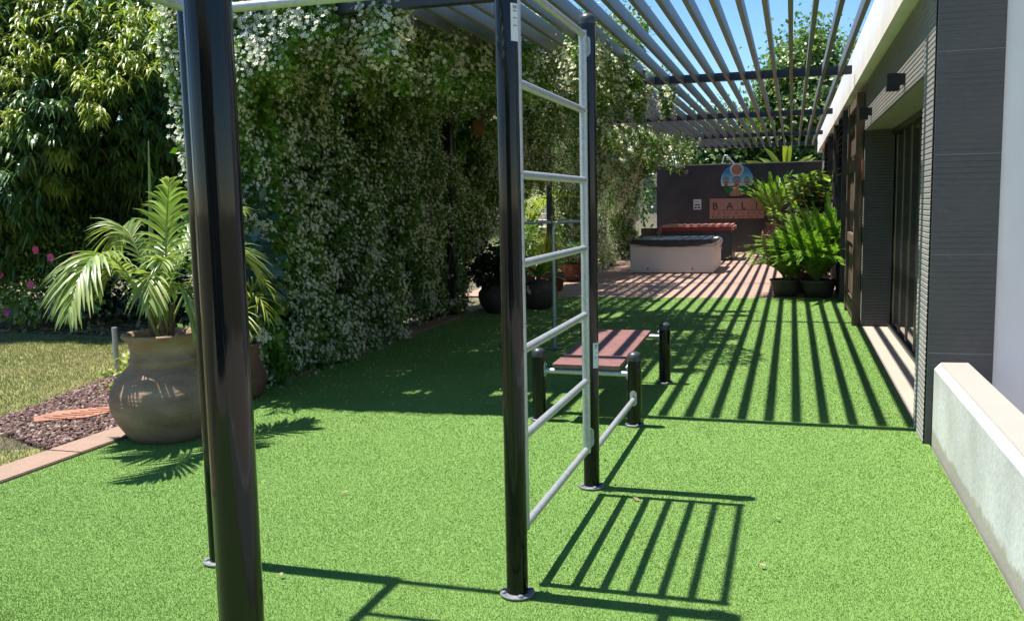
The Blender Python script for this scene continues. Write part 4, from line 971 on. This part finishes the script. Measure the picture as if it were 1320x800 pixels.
# ------------------------------------------------------------------ potted plants on the right
bowl = [(.001, 0), (.20, 0), (.23, .02), (.285, .2), (.305, .30), (.325, .31), (.325, .345), (.30, .35), (.285, .31)]
def fern(name, c, n, L, mat, label, up_=1.6, w=.012, ll=.085, spread=.9, nl=26):
    t = thing(name, c, label, "fern"); A = Acc(); st = MB()
    for q in range(n):
        a = q*2.399+rng.uniform(-.3, .3); k = spread*(.25+.75*((q+.5)/n)**.6); l = L*rng.uniform(.8, 1.1)
        c0 = np.array(c)+(.04*cos(a), .04*sin(a), 0); mid = c0+np.array((cos(a)*k*l*.30, sin(a)*k*l*.30, l*.62)); tip = c0+np.array((cos(a)*k*l*.85, sin(a)*k*l*.85, l*(1.12-.55*k)))
        frond(A, st, c0, mid, tip, nl, ll, w, .15, .12, 2, .55, .004, .12)
    A.build("fronds", mat, t); st.build("leaf_stalks", M['palmstem'], t); return t
pot("plant_pot", (-.08, 15.83, 0), [(r*.80, z*.8) for r, z in bowl], M['greypot'], "dark grey pot at the turf edge, leftmost below the ferns", "pot", "dark pots below the ferns")
pot("plant_pot", (.43, 15.72, 0), [(r*.9, z*.8) for r, z in bowl], M['greypot'], "dark grey pot below the tallest fern next to the house wall", "pot", "dark pots below the ferns")
pot("plant_pot", (.22, 16.6, 0), bowl, M['redclay'], "brown pot half hidden behind the two dark grey ones", "pot", "dark pots below the ferns")
fern("sword_fern", (-.05, 15.85, .26), 70, .70, M['fern'], "lower bushy fern in the leftmost dark pot at the turf edge", 1.6, .018, .09, 1.35)
fern("sword_fern", (.40, 15.72, .27), 120, 1.08, M['fern'], "tallest upright sword fern spilling over its pot beside the house wall", 1.6, .02, .115, 1.5, 28)
fern("sword_fern", (.25, 16.6, .34), 26, .95, M['fern'], "fern rising behind the tallest one, in the brown pot", 1.6, .015, .10, .8, 30)
fern("sword_fern", (.56, 16.35, .30), 60, 1.30, M['fern'], "upright fern fronds between the tallest fern and the house wall, farther back", 1.6, .022, .115, .75, 30)
fern("sword_fern", (.12, 16.1, .30), 56, 1.0, M['fern'], "bright fern filling the gap behind the two front dark pots", 1.6, .02, .11, .95, 28)
def broadleaf(name, c, n, hgt, sp, L, w, mat, label):
    t = thing(name, c, label, "plant"); mb = MB(); A = Acc()
    for q in range(n):
        a = q*2.399; k = sp*math.sqrt((q+.5)/n); top = np.array(c)+(cos(a)*k, sin(a)*k, hgt*rng.uniform(.75, 1.05)); mid = np.array(c)+(cos(a)*k*.4, sin(a)*k*.4, hgt*.5)
        mb.tube([tuple(c), tuple(mid), tuple(top)], [.016, .012, .006], 6)
        m_ = 34; tt = rng.uniform(.25, 1.0, m_); Pp = np.array([bez(np.array(c, float), mid, top, v) for v in tt]); an = rng.uniform(0, 6.28, m_)
        A.add(*strips(Pp, np.stack([np.cos(an), np.sin(an), rng.uniform(-.1, .9, m_)], 1), np.tile((0, 0, 1.), (m_, 1)), L*rng.uniform(.7, 1.2, m_), w, .25, 4, .2, [.3, .8, 1, .8, .1]))
    A.build("leaves", mat, t, smooth=True); mb.build("stem", M['bark'], t); return t
pot("plant_pot", (.42, 19.9, 0), bowl, M['darkclay'], "dark clay pot farther back holding the tall broad-leaved plant", "pot", "dark pots below the ferns")
broadleaf("fiddle_leaf_plant", (.42, 19.9, .33), 13, 1.75, .55, .27, .085, M['broad'], "tall glossy broad-leaved plant rising behind the ferns against the house")
broadleaf("bushy_leaf_plant", (-.02, 21.6, 0.0), 12, 1.55, .55, .22, .05, M['broad'], "bushy dark leafy plant between the tall broad-leaved plant and the fern urn")
pot("tall_urn", (-.55, 28.1, 0), [(.001, 0), (.16, 0), (.18, .02), (.26, .22), (.31, .42), (.32, .54), (.28, .66), (.21, .74), (.17, .79), (.17, .86), (.22, .90), (.21, .915), (.17, .9)], M['redclay'], "tall red-brown clay urn standing by the dark end wall", "urn")
fern("urn_fern", (-.55, 28.1, .88), 40, 1.55, M['fern'], "large yellow-green fern in the tall urn, overlapping the salmon sign", 1.6, .03, .17, .85, 28)

# ------------------------------------------------------------------ background trees and garden
def tree(name, base, c, r, mat, label, cat="tree", n=5200, L=.24, w=.065, clumps=60, seed=1, trunk_r=.16, group=None):
    t = thing(name, base, label, cat, group)
    P, O = blob_points(n, c, r, .35, clumps, .30, seed)
    A = Acc(); A.add(*rhombs(P, O*.5+rdir(len(P))*.9+np.array([0, 0, -.3]), O+np.array([0, 0, .8])+rdir(len(P))*.6, L*rng.uniform(.6, 1.25, len(P)), w*rng.uniform(.7, 1.2, len(P)))); A.build("crown", mat, t)
    R = random.Random(seed)
    trunk_mb(base, (c[0], c[1], c[2]), trunk_r, [(c[0]+r[0]*.75*cos(q), c[1]+r[1]*.75*sin(q), c[2]+r[2]*R.uniform(-.2, .7)) for q in np.linspace(0, 5.6, 9)], seed).build("trunk", M['bark'], t); return t
tree("leafy_tree", (1.3, 36, 0), (.95, 36, 5.0), (2.5, 2.2, 2.7), M['tree'], "tall leafy tree behind the roof edge, rising above the right of the end wall", n=34000, L=.2, w=.07, clumps=90, seed=21)
tree("leafy_tree", (-2.2, 35, 0), (-2.2, 35, 3.1), (2.3, 1.8, 1.9), M['tree'], "lower leafy tree just above the middle of the end wall", n=14000, L=.2, w=.065, seed=22)
tree("leafy_tree", (4.6, 40, 0), (4.6, 40, 4.2), (3.2, 2.5, 3.2), M['tree'], "broad leafy tree half hidden behind the house roof", n=3200, seed=23)
tree("leafy_tree", (-6.4, 36, 0), (-6.4, 36, 3.4), (2.8, 2.2, 3.0), M['tree'], "leafy tree behind the far jasmine, left of the end wall", n=5200, seed=24)
tree("leafy_tree", (-17.5, 22, .4), (-17.5, 22, 4.2), (4.5, 3.0, 4.0), M['tree'], "wide leafy tree behind the drooping tree on the left", n=6000, seed=25)
tree("leafy_tree", (-13.5, 40, 3.5), (-13.5, 40, 6.8), (3.6, 2.5, 3.6), M['tree'], "tree on the rising garden beyond the pale steps", n=5000, seed=26)
tree("olive_tree", (-9.0, 17.5, 0), (-9.0, 17.5, 2.7), (2.0, 1.8, 2.2), M['tree'], "small tree behind the front jasmine curtain", n=4600, L=.14, w=.035, seed=27)
tree("leafy_tree", (9, 46, 0), (9, 46, 5), (5, 3, 4.6), M['tree'], "distant tree far behind the house on the right", n=3000, seed=28)
t = thing("banana_plant", (-.2, 30.6, 0), "yellow-green paddle-leaved plant showing over the top of the end wall", "plant")
A = Acc(); n = 19; a = np.linspace(-.1, pi+.1, n)+rng.normal(0, .1, n); D = np.stack([np.cos(a)*1.3, rng.uniform(-.6, .3, n), .25+.55*np.sin(a)], 1)
A.add(*strips(np.tile((-.2, 30.6, 2.25), (n, 1)), D, np.tile((0, -1., .3), (n, 1)), rng.uniform(1.0, 1.7, n), .085, .25, 4, .25, [.2, .8, 1, .85, .1])); A.build("leaves", M['yellow'], t, smooth=True)
mb = MB(); mb.tube([(-.2, 30.6, -.02), (-.2, 30.6, 2.3)], [.12, .08], 10); mb.build("stem", M['bark'], t)
st = thing("garden_steps", (-8.4, 27, 1.2), "pale stone steps climbing the garden beyond the grey rail", "steps")
for q in range(7):
    y = 24.5+q*.9; z = .95+q*.17; mb = MB(); mb.box(-10.2, -6.4-.25*q, y, y+.95, z-.6, z, .02); mb.build("step", M['palestone'], st)
nh = thing("neighbour_house", (-14, 46, 4), "pale grey house with a white framed window, far up the garden slope", "house")
mb = MB(); mb.box(-19, -9.5, 46, 54, 2.5, 6.6); mb.build("wall", M['facade'], nh)
mb = MB(); mb.prism([(45.4, 6.61), (54.6, 6.61), (50, 8.2)], 'x', -19.5, -9.0); mb.build("roof", M['rooftile'], nh)
mb = MB(); mb.box(-13.0, -11.4, 45.93, 45.99, 3.2, 4.6); wd = mb.build("window", M['glass'], nh)
mb = MB()
for (x0, x1, z0, z1) in ((-13.12, -13.0, 3.1, 4.7), (-11.4, -11.28, 3.1, 4.7), (-13.0, -11.4, 3.1, 3.2), (-13.0, -11.4, 4.6, 4.7)): mb.box(x0, x1, 45.9, 45.98, z0, z1)
mb.build("frame", M['cream'], wd)
tuft("dry_grass_tuft", (-6.75, 24.0, .85), 160, .8, .012, M['drygrass'], "straw coloured ornamental grass tuft on the slope beside the steps", "grass tuft", .9, .5)
tuft("dry_grass_tuft", (-6.2, 23.0, .45), 130, .55, .011, M['drygrass'], "smaller straw coloured grass tuft lower on the slope", "grass tuft", .9, .5)
bush("slope_shrub", (-6.3, 21.6, .55), (.7, .7, .6), M['fern'], "bright green shrub on the slope below the dry grass", "shrub", 900, .12, .03, seed=31, base=(-6.3, 21.6, .1))
bush("slope_shrub", (-8.6, 22.5, .9), (1.2, .8, .7), M['tree'], "rounded green shrub left of the pale steps", "shrub", 1200, .12, .03, seed=32, base=(-8.6, 22.5, .3))
bush("edge_plant", (-5.2, 12.6, .28), (.38, .45, .30), M['yellow'], "small yellow-green plant in the gap at the end of the jasmine", "plant", 520, .08, .022, seed=33, base=(-5.2, 12.6, -.01))
bush("edge_plant", (-5.5, 14.2, .5), (.5, .5, .5), M['fern'], "bright green plant behind the dark round pots", "plant", 620, .1, .026, seed=34, base=(-5.5, 14.2, -.01))
